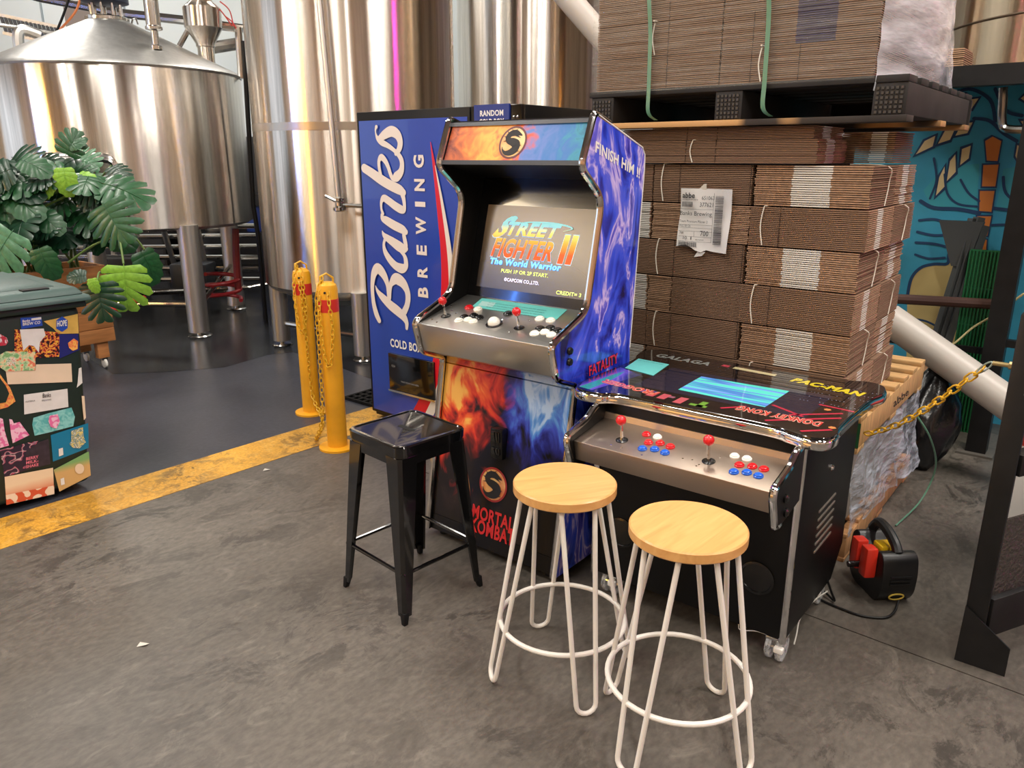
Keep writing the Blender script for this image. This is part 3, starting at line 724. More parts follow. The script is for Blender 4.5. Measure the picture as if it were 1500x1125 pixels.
def stem(a, b, r=.008, bow=.08):
    a, b = Vector(a) - PB, Vector(b) - PB; m = (a + b) / 2 + Vector((0, 0, bow))
    MB().tube(spline([a, m, b], 5), [r * 1.2] * 3 + [r] * 8, 6).build('stem', STEM, plant)
soil = lambda: PF.w(rnd.uniform(-1.0, -.02), rnd.uniform(.08, .33), .72)
r2 = random.Random(21)
for k in range(100):
    u = r2.uniform(-60, 168); v = r2.uniform(230, 338)
    edge = (v - 230) / 150
    D = r2.uniform(6.25, 6.85)
    b = far(u, v, D)
    ang = r2.uniform(-1.9, 1.9)
    tip = Vector((sin(ang) * .9, -.35 + r2.uniform(-.3, .2), -.35 + .5 * cos(ang) * r2.random() - edge * .25))
    nrm = Vector((r2.uniform(-.5, .5), -.75, .75 + r2.uniform(-.4, .3)))
    mi = 0 if r2.random() < .5 else (1 if r2.random() < .75 else 2)
    leaf(r2.choice([0, 0, 1, 1, 2]), mi, b, tip, nrm, r2.uniform(.17, .30))
    if k % 3 == 0: stem(soil(), b)
# individually readable leaves
leaf(2, 3, far(93, 244, 6.2), (.1, -.3, -1), (.2, -1, .3), .19)
leaf(2, 3, far(112, 258, 6.3), (.9, -.3, -.2), (0, -.8, .6), .16)
leaf(2, 3, far(78, 262, 6.25), (-.5, -.3, -.6), (0, -1, .3), .15)
leaf(1, 1, far(150, 296, 6.05), (.55, -.3, -.9), (-.1, -1, .35), .34)
leaf(0, 1, far(148, 268, 6.2), (1, -.1, -.25), (0, -.55, .9), .36)
leaf(0, 2, far(20, 336, 6.1), (-.5, -.4, -.8), (.2, -1, .5), .36)
leaf(2, 1, far(56, 362, 6.0), (.35, -.2, -1), (.1, -1, .2), .22)
leaf(0, 3, far(181, 386, 5.85), (.02, -.15, -1), (.45, -1, .25), .33)
leaf(2, 1, far(205, 366, 6.0), (.45, .1, -1), (.8, -.7, .2), .26)
leaf(1, 0, far(142, 412, 5.8), (.12, -.2, -1), (.1, -1, .2), .28)
leaf(2, 0, far(128, 404, 5.8), (-.8, -.3, .05), (0, -.9, .5), .13)
leaf(2, 3, far(134, 407, 5.75), (.2, -.3, -1), (0, -1, .3), .10)
leaf(0, 1, far(96, 228, 6.4), (.5, .1, .9), (.4, -1, .2), .20)
leaf(2, 1, far(100, 216, 6.4), (.8, 0, .5), (0, -1, .5), .12)
for a, b in ((far(100, 385, 6.2), far(175, 346, 6.0)), (far(175, 346, 6.0), far(181, 386, 5.85)), (far(120, 370, 6.3), far(188, 346, 6.1)), (far(188, 346, 6.1), far(212, 366, 6.0)), (far(150, 400, 6.0), far(142, 412, 5.8))): stem(a, b, .007, .03)
for k in range(10):
    a = soil(); stem(a, a + Vector((r2.uniform(-.15, .15), r2.uniform(-.15, .1), r2.uniform(.35, .6))), .012, .0)

# ================================================================== bollards and their chain
def bollard(u, v, label, h):
    p = onz(u, v)
    t = thing('bollard', label, 'bollard', loc=p, group='yellow bollards by the painted line')
    MB().lathe([(.06, 0), (.105, 0), (.105, .012), (.06, .016)], 32).build('base_plate', YELLOW, t)
    MB().lathe([(.056, .012), (.056, h - .04), (.05, h - .015), (.03, h)], 32).build('post', YELLOW, t)
    MB().lathe([(.0572, h - .16), (.0572, h - .09)], 32).build('red_tape', mat('red_tape', (206, 52, 40), .35), t)
    MB().tube([(-.03, -.02, h - .01), (-.03, -.02, h + .03), (.0, -.0, h + .045), (.03, .02, h + .02), (.03, .02, h - .01)], .006, 6).build('chain_hook', CHAINY, t)
    MB().lathe([(.006, -.01), (.006, .01)], 8).build('bolt', BLACKM, t).matrix_local = Matrix.Translation((.0, -.056, h - .05)) @ Matrix.Rotation(pi / 2, 4, 'X')
    return p
B1 = bollard(457, 604, 'yellow steel bollard with red band, the further of the two', .94)
B2 = bollard(495, 655, 'yellow steel bollard with red band, nearest the black stool', .955)
def link_mesh(L, wd, r):
    a = L / 2 - wd / 2; pts = []
    for k in range(5): t_ = -pi / 2 + pi * k / 4; pts.append((a + wd / 2 * cos(t_), wd / 2 * sin(t_), 0))
    for k in range(5): t_ = pi / 2 + pi * k / 4; pts.append((-a + wd / 2 * cos(t_), wd / 2 * sin(t_), 0))
    return MB().tube(pts, r, 5, closed=True)
def chain(name, label, pts, L, wd, r, m):
    S = [Vector(p) for p in spline(pts, 14)]
    b0 = S[0].copy(); t = thing(name, label, 'chain', loc=b0)
    pitch = L - 2.2 * r; acc = 0; nxt = 0; k = 0; me = None
    for i in range(len(S) - 1):
        d = S[i + 1] - S[i]; l = d.length
        while nxt <= acc + l and l > 1e-6:
            p = S[i] + d * ((nxt - acc) / l); x = d.normalized()
            y = x.cross(Vector((0, 0, 1)))
            if y.length < .05: y = x.cross(Vector((.6, -.8, 0)))
            y.normalize(); z = x.cross(y)
            a = radians(38 if k % 2 else -48)
            y2 = y * cos(a) + z * sin(a); z2_ = x.cross(y2)
            if me is None: o = link_mesh(L, wd, r).build('link', m, t); me = o.data
            else: o = bpy.data.objects.new('link', me); COL.objects.link(o); o.parent = t
            M = Matrix((x, y2, z2_)).transposed().to_4x4(); M.translation = p - b0; o.matrix_local = M
            nxt += pitch; k += 1
        acc += l
    return t
fw1 = Vector((.26, -.96, 0)) * .068; lf2 = Vector((-.8, -.6, 0)) * .07
chain('bollard_chain', 'thin yellow chain hanging between the two yellow bollards', [B1 + Vector((-.02, -.03, .955)), B1 + fw1 + Vector((-.01, 0, .80)), B1 + fw1 + Vector((0, 0, .5)), B1 + fw1 + Vector((.01, 0, .15)), B1 + Vector((.13, -.25, .03)), B2 + Vector((-.14, .06, .025)), B2 + lf2 + Vector((-.01, 0, .2)), B2 + lf2 + Vector((0, 0, .55)), B2 + lf2 + Vector((0, .01, .85)), B2 + Vector((-.02, -.02, .975))], .034, .018, .0032, CHAINY)
for (P, lb, s) in ((B1, 'doubled yellow chain end looped over the further bollard', .36), (B2, 'doubled yellow chain end looped over the nearer bollard', .40)):
    chain('chain_loop', lb, [P + Vector((-.02, -.03, .95)), P + Vector((-.035, -.062, .82)), P + Vector((-.02, -.068, .95 - s)), P + Vector((.01, -.072, .95 - s - .03)), P + Vector((.03, -.066, .7)), P + Vector((.02, -.062, .85)), P + Vector((.01, -.03, .95))], .034, .018, .0032, CHAINY)

# ================================================================== vending machine
VF = Fr(-.893, 4.669, YA); VW, VD, VH = 1.2, .8, 1.848
VBLUE = mat('vending_blue', (30, 62, 160), .28, coat=.4)
t = thing('vending_machine', 'tall blue vending machine with white script lettering behind the upright arcade', 'vending machine', fr=VF)
MB().box(0, VW, .03, VD, .05, VH).box(0, VW, .03, VD, .02, .05).build('cabinet', BLACK, t, bev=.006)
for x in (.08, VW - .08):
    for y in (.12, VD - .1): MB().lathe([(.03, 0), (.03, .03)], 12, (x, y, 0)).build('foot', RUBBER, t)
MB().box(0, .866, .0, .03, .05, VH).build('door_frame', BLACK, t, bev=.006)
mb = MB(); n = 12; vs = []; fs = []
for i in range(n + 1):
    x = .02 + .83 * i / n; y = -.002 - .012 * sin(pi * i / n); vs += [(x, y, .07), (x, y, 1.80)]
for i in range(n): fs.append((2 * i, 2 * i + 2, 2 * i + 3, 2 * i + 1))
d_ = MB().add(vs, fs).build('door_panel', VBLUE, t)
PY = -.0165                                  # print sits on the bowed panel
mb = MB()
ribbon(mb, [(.60, 1.68, .004), (.632, 1.5, .03), (.662, 1.3, .05), (.682, 1.1, .056), (.68, .9, .06), (.655, .7, .066), (.60, .45, .075), (.525, .27, .08), (.40, .075, .085)], (0, PY, 0), (1, 0, 0), (0, 0, 1))
mb.build('red_stripe', mat('stripe_red', (206, 24, 40), .3), t, smooth=False)
mb = MB()
ribbon(mb, [(.63, 1.56, .004), (.675, 1.36, .02), (.72, 1.1, .035), (.728, .9, .04), (.71, .7, .045), (.665, .45, .05), (.6, .27, .055), (.49, .075, .06)], (0, PY - .0003, 0), (1, 0, 0), (0, 0, 1))
mb.build('white_stripe', OFFW, t, smooth=False)
BANKS = [[(0.127, 0.654, 0.033), (0.106, 0.69, 0.039), (0.087, 0.75, 0.034), (0.08, 0.821, 0.03), (0.085, 0.883, 0.034), (0.105, 0.942, 0.049), (0.142, 0.969, 0.064), (0.19, 0.932, 0.051), (0.215, 0.883, 0.033), (0.221, 0.844, 0.031), (0.222, 0.801, 0.028)], [(0.109, 0.866, 0.003), (0.129, 0.83, 0.027), (0.174, 0.796, 0.049), (0.235, 0.759, 0.059), (0.295, 0.731, 0.061), (0.343, 0.702, 0.05), (0.365, 0.67, 0.032), (0.364, 0.637, 0.021)], [(0.228, 0.802, 0.027), (0.238, 0.855, 0.024), (0.249, 0.89, 0.037), (0.291, 0.922, 0.068), (0.345, 0.904, 0.062), (0.379, 0.861, 0.044), (0.385, 0.819, 0.041), (0.374, 0.775, 0.039), (0.351, 0.737, 0.042)], [(0.21, 1.141, 0.021), (0.2, 1.111, 0.021), (0.211, 1.07, 0.035), (0.246, 1.03, 0.044), (0.293, 0.998, 0.049), (0.344, 0.987, 0.056), (0.377, 1.005, 0.038), (0.377, 1.044, 0.031), (0.363, 1.068, 0.025), (0.34, 1.091, 0.03)], [(0.193, 1.19, 0.007), (0.211, 1.164, 0.034), (0.271, 1.137, 0.051), (0.33, 1.111, 0.061), (0.368, 1.1, 0.048), (0.386, 1.103, 0.03)], [(0.364, 1.093, 0.03), (0.383, 1.115, 0.03), (0.379, 1.144, 0.031), (0.372, 1.176, 0.028), (0.376, 1.201, 0.03)], [(0.196, 1.282, 0.021), (0.203, 1.263, 0.036), (0.236, 1.251, 0.049), (0.295, 1.229, 0.053), (0.359, 1.21, 0.05), (0.388, 1.197, 0.033)], [(0.205, 1.29, 0.021), (0.194, 1.319, 0.017), (0.197, 1.356, 0.022), (0.22, 1.377, 0.041), (0.261, 1.362, 0.045), (0.307, 1.339, 0.047), (0.354, 1.321, 0.047), (0.377, 1.318, 0.035), (0.385, 1.342, 0.025), (0.381, 1.378, 0.029), (0.373, 1.401, 0.034)], [(0.065, 1.541, 0.05), (0.125, 1.516, 0.054), (0.202, 1.48, 0.058), (0.278, 1.45, 0.057), (0.348, 1.428, 0.056), (0.382, 1.413, 0.039)], [(0.201, 1.509, 0.025), (0.192, 1.548, 0.023), (0.194, 1.584, 0.025), (0.215, 1.602, 0.036), (0.245, 1.582, 0.032), (0.267, 1.549, 0.027), (0.282, 1.514, 0.026), (0.299, 1.49, 0.03), (0.329, 1.496, 0.054), (0.365, 1.522, 0.044), (0.378, 1.554, 0.034), (0.375, 1.588, 0.032), (0.353, 1.616, 0.029), (0.32, 1.639, 0.024), (0.274, 1.663, 0.029), (0.222, 1.682, 0.035), (0.191, 1.702, 0.025), (0.177, 1.73, 0.01), (0.176, 1.75, 0.012), (0.184, 1.765, 0.021)], [(0.205, 1.7, 0.035), (0.255, 1.725, 0.051), (0.308, 1.739, 0.058), (0.353, 1.719, 0.052), (0.371, 1.681, 0.041), (0.361, 1.646, 0.036), (0.333, 1.621, 0.024)]]
mb = MB()
for st in BANKS: ribbon(mb, st, (0, PY - .0006, 0), (1, 0, 0), (0, 0, 1))
mb.build('script_lettering', mat('logo_cream', (226, 216, 206), .4), t, smooth=False)['label'] = 'large cream script word Banks running up the door'
for ch, zt, zb in (('G', 1.614, 1.546), ('N', 1.488, 1.424), ('I', 1.367, 1.34), ('W', 1.285, 1.189), ('E', 1.131, 1.076), ('R', 1.012, .95), ('B', .896, .837)):
    lettering(ch, (.548, PY - .0006, zb), (0, 0, zt - zb), (-.08, 0, 0), MATS['logo_cream'], t, bold=.035)
lettering('COLD BOX', (.217, PY - .001, .505), (.27, 0, 0), (0, 0, .052), WHITE, t, bold=.03)
fl = MB().box(.205, .585, -.03, -.008, .235, .468).build('delivery_flap', BLACKG, t, bev=.004)
MB().box(.20, .59, -.034, -.008, .228, .24).build('flap_trim', CHROMEB, t)
lettering('PUSH', (.235, -.0312, .385), (.03, 0, 0), (0, 0, .014), mat('grey_print', (150, 150, 150), .5), t, bold=.0)
lettering('TAKE YOUR CAN HERE', (.31, -.0312, .30), (.15, 0, 0), (0, 0, .010), MATS['grey_print'], t)
MB().box(.88, VW, .0, .03, .05, VH).build('coin_column', BLACKG, t, bev=.004)
MB().box(.905, 1.13, -.012, .0, 1.60, VH + .004).build('price_panel', mat('panel_blue', (24, 44, 120), .35), t)
lettering('RANDOM', (.945, -.0125, 1.797), (.15, 0, 0), (0, 0, .028), WHITE, t, bold=.03)
lettering('COLD BOX', (.94, -.0125, 1.757), (.16, 0, 0), (0, 0, .028), WHITE, t, bold=.03)
for x in (1.155, 1.178): MB().ball((x, -.004, 1.79), .007, 10, 6).build('bolt', CHROME, t)
MB().box(.866, .88, .01, .03, .05, VH).build('hinge_strip', BLACKM, t)
# ================================================================== upright arcade cabinet
UF = Fr(-.382, 3.091, -38.6); UW = .702; ST = .022
SIDEART = art('cabinet_side_art', [(.32, (16, 18, 80)), (.42, (32, 48, 170)), (.50, (50, 80, 222)), (.56, (84, 96, 220)), (.60, (206, 190, 240)), (.635, (100, 96, 214)), (.72, (36, 40, 150))], 2.8, 2.0, 5, (1, 2.2, 1.0), .22, .7, loc=(3.1, .4, .7))
DECKM = mat('brushed_deck', (205, 203, 198), .34, 1.0, rvar=.07, scale=40, stretch=(1, 8, 1))
def door_art():
    m, t, b = nt('cabinet_front_art'); L = t.links.new
    tc = t.nodes.new('ShaderNodeTexCoord'); sp = t.nodes.new('ShaderNodeSeparateXYZ'); L(tc.outputs['Object'], sp.inputs[0])
    def nz(s, d, dist, loc, st=(1, 1, .6)):
        mp = t.nodes.new('ShaderNodeMapping'); mp.inputs['Location'].default_value = loc; mp.inputs['Scale'].default_value = st; L(tc.outputs['Object'], mp.inputs[0])
        n = t.nodes.new('ShaderNodeTexNoise'); n.inputs['Scale'].default_value = s; n.inputs['Detail'].default_value = d; n.inputs['Distortion'].default_value = dist; L(mp.outputs[0], n.inputs['Vector']); return n.outputs[0]
    def ramp(f, st):
        r = t.nodes.new('ShaderNodeValToRGB'); e = r.color_ramp.elements
        while len(e) < len(st): e.new(.5)
        for k, (p, c) in zip(e, st): k.position = p; k.color = lin(*c)
        L(f, r.inputs[0]); return r.outputs[0]
    def math_(op, a, c):
        k = t.nodes.new('ShaderNodeMath'); k.operation = op
        for i, q in enumerate((a, c)):
            if isinstance(q, (int, float)): k.inputs[i].default_value = q
            else: L(q, k.inputs[i])
        return k.outputs[0]
    def mapr(f, a, c, lo=0.0, hi=1.0):
        k = t.nodes.new('ShaderNodeMapRange'); k.inputs[1].default_value = a; k.inputs[2].default_value = c; k.inputs[3].default_value = lo; k.inputs[4].default_value = hi; L(f, k.inputs[0]); return k.outputs[0]
    n1 = nz(6.5, 3, 2.6, (0, 0, 0)); n2 = nz(7, 6, 2.0, (3, 1, 2))
    top = mapr(sp.outputs[2], .30, .72)
    xl = mapr(sp.outputs[0], .30, .06); xr = mapr(sp.outputs[0], .22, .46)
    f1 = math_('MULTIPLY', math_('MULTIPLY', n1, 1.5), math_('MULTIPLY', mapr(sp.outputs[0], .50, .02, 0.30, 1.15), mapr(sp.outputs[2], .18, .6, .35, 1.0)))
    fire = ramp(f1, [(.36, (14, 12, 12)), (.44, (110, 26, 20)), (.54, (200, 50, 30)), (.68, (226, 100, 44)), (.82, (236, 180, 84))])
    f2 = math_('MULTIPLY', math_('MULTIPLY', n2, 1.75), math_('MULTIPLY', xr, mapr(sp.outputs[2], .26, .66, .12, 1.0)))
    ice = ramp(f2, [(.40, (0, 0, 0)), (.55, (26, 30, 110)), (.70, (56, 76, 186)), (.86, (80, 140, 214)), (1.0, (170, 200, 236))])
    ad = t.nodes.new('ShaderNodeMix'); ad.data_type = 'RGBA'; ad.blend_type = 'ADD'; ad.inputs[0].default_value = 1; L(fire, ad.inputs[6]); L(ice, ad.inputs[7])
    n3 = nz(9, 4, 1.2, (7, 2, 5)); low = math_('MULTIPLY', n3, mapr(sp.outputs[2], .45, .2))
    dim = ramp(low, [(.46, (0, 0, 0)), (.62, (30, 20, 18)), (.8, (80, 64, 58))])
    a2 = t.nodes.new('ShaderNodeMix'); a2.data_type = 'RGBA'; a2.blend_type = 'ADD'; a2.inputs[0].default_value = 1; L(ad.outputs[2], a2.inputs[6]); L(dim, a2.inputs[7])
    L(a2.outputs[2], b.inputs['Base Color']); b.inputs['Roughness'].default_value = .42; b.inputs['Specular IOR Level'].default_value = .3
    return m
DOORART = door_art()
t = thing('upright_arcade_machine', 'upright two-player arcade cabinet with flame and ice artwork and chrome edges', 'arcade machine', fr=UF)
prof = [(0, .03), (.127, .785), (.0, .832), (-.036, .963), (.185, 1.052), (.27, 1.46), (.128, 1.57), (.20, 1.747), (.555, 1.63), (.50, .85), (.56, .03)]
rad = [.01, .025, .03, .03, .05, .06, .03, .02, .045, .0, .02]
PR = roundpoly(prof, rad, 5)
front_path = PR[:len(PR) - 12]
for x0, inner in ((0, 1), (UW - ST, -1)):
    o = MB().prism(PR, x0, x0 + ST, 'x').build('side_panel', [SIDEART, BLACK], t, smooth=False)
    for p in o.data.polygons:
        if p.normal.x * inner > .9: p.material_index = 1
    # chrome edging wraps the front outline
    idx = [i for i, q in enumerate(PR) if not (q[0] > .48)]
    path = [PR[i] for i in idx]
    path = [(.0, .03)] + [q for q in path if q[1] > .04] + [(.30, 1.716)]
    MB().tube([(x0 + ST / 2, a, b) for a, b in path], .0135, 10).build('chrome_edging', CHROME, o)
    MB().tube([(x0 + (ST if inner < 0 else 0), a, b) for a, b in [(.215, 1.742), (.53, 1.637), (.55, 1.61), (.552, 1.56), (.50, .86)]], .003, 6).build('rear_edging', WHITE, o)
XI, XO = ST, UW - ST
def lowY(z): return .012 + (z - .03) * .127 / .755
def lower(u, v, off=.003):
    y = .06
    for _ in range(8): p = on(UF, u, v, Y=y); y = lowY(p.z) - off
    return on(UF, u, v, Y=y)
def slab_low(name, z0, z1, m):
    return MB().prism([(lowY(z0), z0), (lowY(z1), z1), (lowY(z1) + .02, z1), (lowY(z0) + .02, z0)], XI, XO, 'x').build(name, m, t, smooth=False)
slab_low('kick_plate', .03, .098, BLACK)
slab_low('front_door', .10, .757, DOORART); slab_low('upper_front', .762, .80, DOORART)
cm = MB().box(.328, .392, lowY(.48) - .03, lowY(.48) + .01, .425, .555).build('coin_mechanism', BLKP, t, bev=.006)
MB().box(.338, .382, lowY(.48) - .036, lowY(.48) - .03, .445, .475).build('coin_return', BLACKG, cm, bev=.003)
MB().box(.338, .382, lowY(.48) - .036, lowY(.48) - .03, .5, .545).build('coin_slot', BLACKG, cm, bev=.003)
# round serpent emblem
def emblem(c, U, Vv, R, thin, parent, rim=(150, 40, 34), disc=(206, 110, 56)):
    c, U, Vv = Vector(c), Vector(U).normalized(), Vector(Vv).normalized(); n = U.cross(Vv)
    e = MB(); N_ = 40
    P = lambda r, a, l: c + (U * cos(a) + Vv * sin(a)) * r + n * l
    e.add([P(R, 2 * pi * k / N_, .0004) for k in range(N_)], [tuple(range(N_))])
    d = e.build('emblem_disc', art('emblem_glow_%d' % rim[0], [(.3, disc), (.7, (240, 206, 130))], 14, .4, 2), parent, smooth=False)
    e = MB(); vs = []; fs = []
    for k in range(N_): vs += [P(R * 1.0, 2 * pi * k / N_, .0008), P(R * 1.14, 2 * pi * k / N_, .0008)]
    for k in range(N_): a, b_ = 2 * k, 2 * ((k + 1) % N_); fs.append((a, a + 1, b_ + 1, b_))
    e.add(vs, fs).build('emblem_ring', mat('emblem_rim_%d' % rim[0], rim, .4), d, smooth=False)
    e = MB()
    st = [(-.80, -.30, .03), (-.72, -.52, .10), (-.45, -.72, .22), (-.05, -.70, .38), (.30, -.48, .50), (.34, -.16, .52), (.02, .02, .46), (-.34, .12, .36), (-.50, .38, .34), (-.26, .62, .36), (.10, .66, .34), (.40, .58, .20), (.66, .48, .06)]
    ribbon(e, [(x * R, y * R, w_ * R * 1.22) for x, y, w_ in st], c + n * .0012, U, Vv)
    for a in ((-.05, .78, .22, .96, .10), (.12, .52, .60, .30, .16), (-.45, .6, -.66, .80, .12), (-.6, .35, -.86, .44, .12), (-.5, .12, -.82, .06, .10), (-.2, .78, -.3, .95, .10), (.5, -.3, .8, -.2, .12), (.45, -.6, .74, -.62, .12)):
        ribbon(e, [(a[0] * R, a[1] * R, a[4] * R), (a[2] * R, a[3] * R, .02 * R)], c + n * .0013, U, Vv)
    e.build('emblem_serpent', INK, d, smooth=False)
    return d
lo_u = Vector((1, 0, 0)); lo_v = Vector((0, .127, .755)).normalized()
emblem(lower(722.5, 710), lo_u, lo_v, .064, .002, t)
REDP = mat('title_red', (204, 38, 40), .4)
for txt, a, b_, h in (('MORTAL', (691, 757), (752, 776), 20), ('KOMBAT', (689, 777), (752, 798), 21)):
    p, q, r_ = lower(*a), lower(*b_), lower(a[0] + 1, a[1] - h)
    lettering(txt, p, Vector((q.x - p.x, 0, 0)), lo_v * (r_ - p).length, REDP, t, bold=.03)
# control deck
MB().prism([(-.028, .957), (.002, .838), (.03, .83), (.10, .80), (.28, .98), (.28, 1.037)], XI, XO, 'x').build('control_deck', DECKM, t, bev=.004)
def deckz(y): return .957 + .26 * (y + .028)
def deck(u, v, off=0.0):
    y = .1
    for _ in range(12):
        p = on(UF, u, v, Y=y); y += (p.z - off - deckz(y)) / (-.55 - .26) * -.9 if False else 0
        d = ray(u, v); C = Vector((0, 0, EYE)) - UF.o
        dy, dz = d.dot(UF.ey), d.z; cy, cz = C.dot(UF.ey), C.z
        s = (deckz(0) + off + .26 * cy - cz) / (dz - .26 * dy)
        q = C + d * s
        return Vector((q.dot(UF.ex), q.dot(UF.ey), q.z))
TLT = Matrix.Rotation(atan2(.26, 1), 4, 'X')
def knob_set(parent, fn, tilt, specs, r=.0155):
    cache = {}
    for (u, v, m) in specs:
        p = fn(u, v)
        if m.name not in cache:
            o = MB().lathe([(r * 1.22, 0), (r * 1.22, .004), (r * 1.05, .006), (r * .96, .0045), (r * .92, .0085), (r * .7, .0100)], 20).build('button', m, parent, ang=22); cache[m.name] = o.data
        else: o = bpy.data.objects.new('button', cache[m.name]); COL.objects.link(o); o.parent = parent
        o.matrix_local = Matrix.Translation(p) @ tilt
def joystick(parent, p, tilt, h=.055, rb=.0175):
    b = MB().lathe([(.021, 0), (.021, .002), (.012, .004)], 20).build('joystick', BLKP, parent); b.matrix_local = Matrix.Translation(p) @ tilt
    MB().lathe([(.0052, .002), (.0052, h)], 10).build('shaft', CHROME, b)
    MB().ball((0, 0, h + rb * .7), rb, 18, 12).build('ball_top', RED, b)
joystick(t, deck(653, 463), TLT); joystick(t, deck(760.5, 480.5), TLT)
knob_set(t, deck, TLT, [(687, 451, RED), (700, 453.5, WHITEP), (680, 465, BLKP), (694, 463, BLKP), (702, 466, BLKP), (672, 470, WHITEP), (685.5, 469, WHITEP), (693, 471.5, WHITEP), (744, 460, BLKP), (790.5, 467.5, WHITEP), (806.5, 470, WHITEP), (791, 482, BLKP), (806, 481, BLKP), (816.5, 484.5, BLKP), (783, 489, WHITEP), (798, 487, WHITEP), (807.5, 491, WHITEP)])
tb = MB().lathe([(.034, 0), (.034, .003), (.028, .004)], 24).build('trackball', BLKP, t); tb.matrix_local = Matrix.Translation(deck(724, 475)) @ TLT
MB().ball((0, 0, .006), .025, 20, 12).build('ball', WHITEP, tb)
for (u, v) in ((633, 468), (640, 472), (662, 455), (668, 459), (735, 468), (745, 486), (715, 478), (775, 470), (838, 481), (661, 448)):
    MB().lathe([(.004, 0), (.003, .0015)], 8).build('screw', CHROME, t).matrix_local = Matrix.Translation(deck(u, v)) @ TLT
# screen recess
MB().prism([(.27, 1.03), (.40, 1.53), (.43, 1.53), (.30, 1.03)], XI, XO, 'x').build('bezel', BLACKG, t, smooth=False)
MB().prism([(.145, 1.575), (.41, 1.515), (.41, 1.54), (.16, 1.60)], XI, XO, 'x').build('soffit', BLACK, t, smooth=False)
BZ = lambda z: .27 + .13 * (z - 1.03) / .5
SV = Vector((0, .13, .5)).normalized()
SO = Vector((.07, BZ(1.075) - .0025, 1.075)); SU = Vector((.562, 0, 0)); SVV = Vector((0, .13 * .335 / .5, .335))
scrm = art('game_screen', [(.3, (28, 24, 26)), (.7, (92, 76, 58))], 3, .6, 3, rough=.25, coat=.5, grad=(2, 1.05, 1.42, .6), emit=.30)  # warm reflected glare put into the screen's brown gradient and glow
scrm.node_tree.nodes['Principled BSDF'].inputs['Coat Roughness'].default_value = .22
o = MB().add([SO, SO + SU, SO + SU + SVV, SO + SVV], [(0, 1, 2, 3)]).build('screen', scrm, t, smooth=False)
def scr_text(txt, x0, x1, y0, y1, m, bold=.03, shear=0.0, lift=.001, warp=None):
    a = SO + SU * x0 + SVV * (1 - y1)
    return lettering(txt, a, SU * (x1 - x0), SVV * (y1 - y0), m, o, bold=bold, shear=shear, lift=lift, warp=warp)
TITLE = art('title_glow', [(.25, (236, 92, 40)), (.5, (250, 176, 70)), (.7, (252, 226, 120)), (.85, (150, 220, 226))], 4, 0, 0, rough=.6, coat=0, emit=.65, grad=(2, 1.19, 1.36, 1.0))
TITLE2 = art('title_edge', [(.3, (120, 170, 220)), (.7, (200, 235, 240))], 6, 0, 0, rough=.6, coat=0, emit=.6)
wp = lambda a, b: (a, b + .10 * (a - .5) * (1 - 2 * b) * 0 + .08 * a * 0)
scr_text('S', .08, .30, .12, .40, TITLE2, .05, .9, .0005); scr_text('S', .085, .30, .12, .39, TITLE, .04, .9)
scr_text('TREET', .22, .70, .19, .36, TITLE2, .05, .35, .0005); scr_text('TREET', .225, .70, .19, .35, TITLE, .035, .35)
scr_text('FIGHTER', .09, .66, .385, .63, TITLE2, .05, .35, .0006); scr_text('FIGHTER', .095, .655, .39, .62, TITLE, .035, .35, .0012)
scr_text('II', .70, .86, .29, .64, TITLE2, .08, .2, .0006); scr_text('II', .705, .855, .30, .63, TITLE, .06, .2, .0012)
mb = MB(); ribbon(mb, [(.30, .79, .006), (.42, .815, .016), (.6, .82, .02), (.74, .80, .018), (.79, .77, .012), (.72, .735, .005)], SO - Vector((0, .0004, 0)), SU, SVV); mb.build('title_flourish', TITLE, o, smooth=False)
BL_ = mat('screen_blue', (40, 120, 230), .4, emit=(50, 130, 240), es=.9); BL2 = mat('screen_cyan', (120, 200, 240), .4, emit=(120, 206, 250), es=.9)
a = SO + SU * .09 + SVV * .285
scr_text('The World Warrior', .10, .75, .635, .715, BL_, .09, .1, .0008); scr_text('The World Warrior', .10, .75, .635, .71, BL2, .045, .1, .0014)
scr_text('PUSH 1P OR 2P START.', .22, .65, .755, .80, mat('screen_lime', (210, 226, 120), .4, emit=(214, 232, 130), es=.9), .03)
scr_text('©CAPCOM CO.,LTD.', .26, .58, .855, .905, mat('screen_white', (225, 220, 250), .4, emit=(226, 220, 250), es=.9), .03)
scr_text('CREDIT= 3', .74, .95, .93, .975, MATS['screen_lime'], .03)
# marquee
mz = lambda z: .140 + .067 * (z - 1.575) / .155
MB().prism([(.146, 1.575), (.213, 1.730), (.25, 1.730), (.19, 1.575)], XI, XO, 'x').build('marquee_box', BLACK, t, smooth=False)
def marq_art():
    return art('marquee_art', [(.0, (40, 16, 20)), (.18, (110, 40, 34)), (.30, (222, 112, 40)), (.42, (236, 176, 70)), (.52, (214, 84, 44)), (.60, (90, 120, 190)), (.72, (40, 110, 180)), (.80, (44, 140, 170)), (.9, (20, 60, 96)), (1.0, (10, 24, 44))], 11, 2.2, 6, (1, 1, 1), .4, 0, grad=(0, -.02, .70, .68), emit=.04)
mp_ = MB().add([(XI + .004, mz(1.588) - .001, 1.588), (XO - .004, mz(1.588) - .001, 1.588), (XO - .004, mz(1.72) - .001, 1.72), (XI + .004, mz(1.72) - .001, 1.72)], [(0, 1, 2, 3)]).build('marquee_panel', marq_art(), t, smooth=False)
MB().prism([(mz(1.716) - .006, 1.718), (mz(1.73) - .006, 1.732), (mz(1.73) + .01, 1.735), (mz(1.716) + .01, 1.718)], XI, XO, 'x').prism([(mz(1.576) - .006, 1.574), (mz(1.59) - .006, 1.590), (mz(1.59) + .01, 1.592), (mz(1.576) + .01, 1.574)], XI, XO, 'x').build('marquee_trim', mat('trim_grey', (52, 54, 60), .35), t, smooth=False)
mv = Vector((0, .067, .155)).normalized()
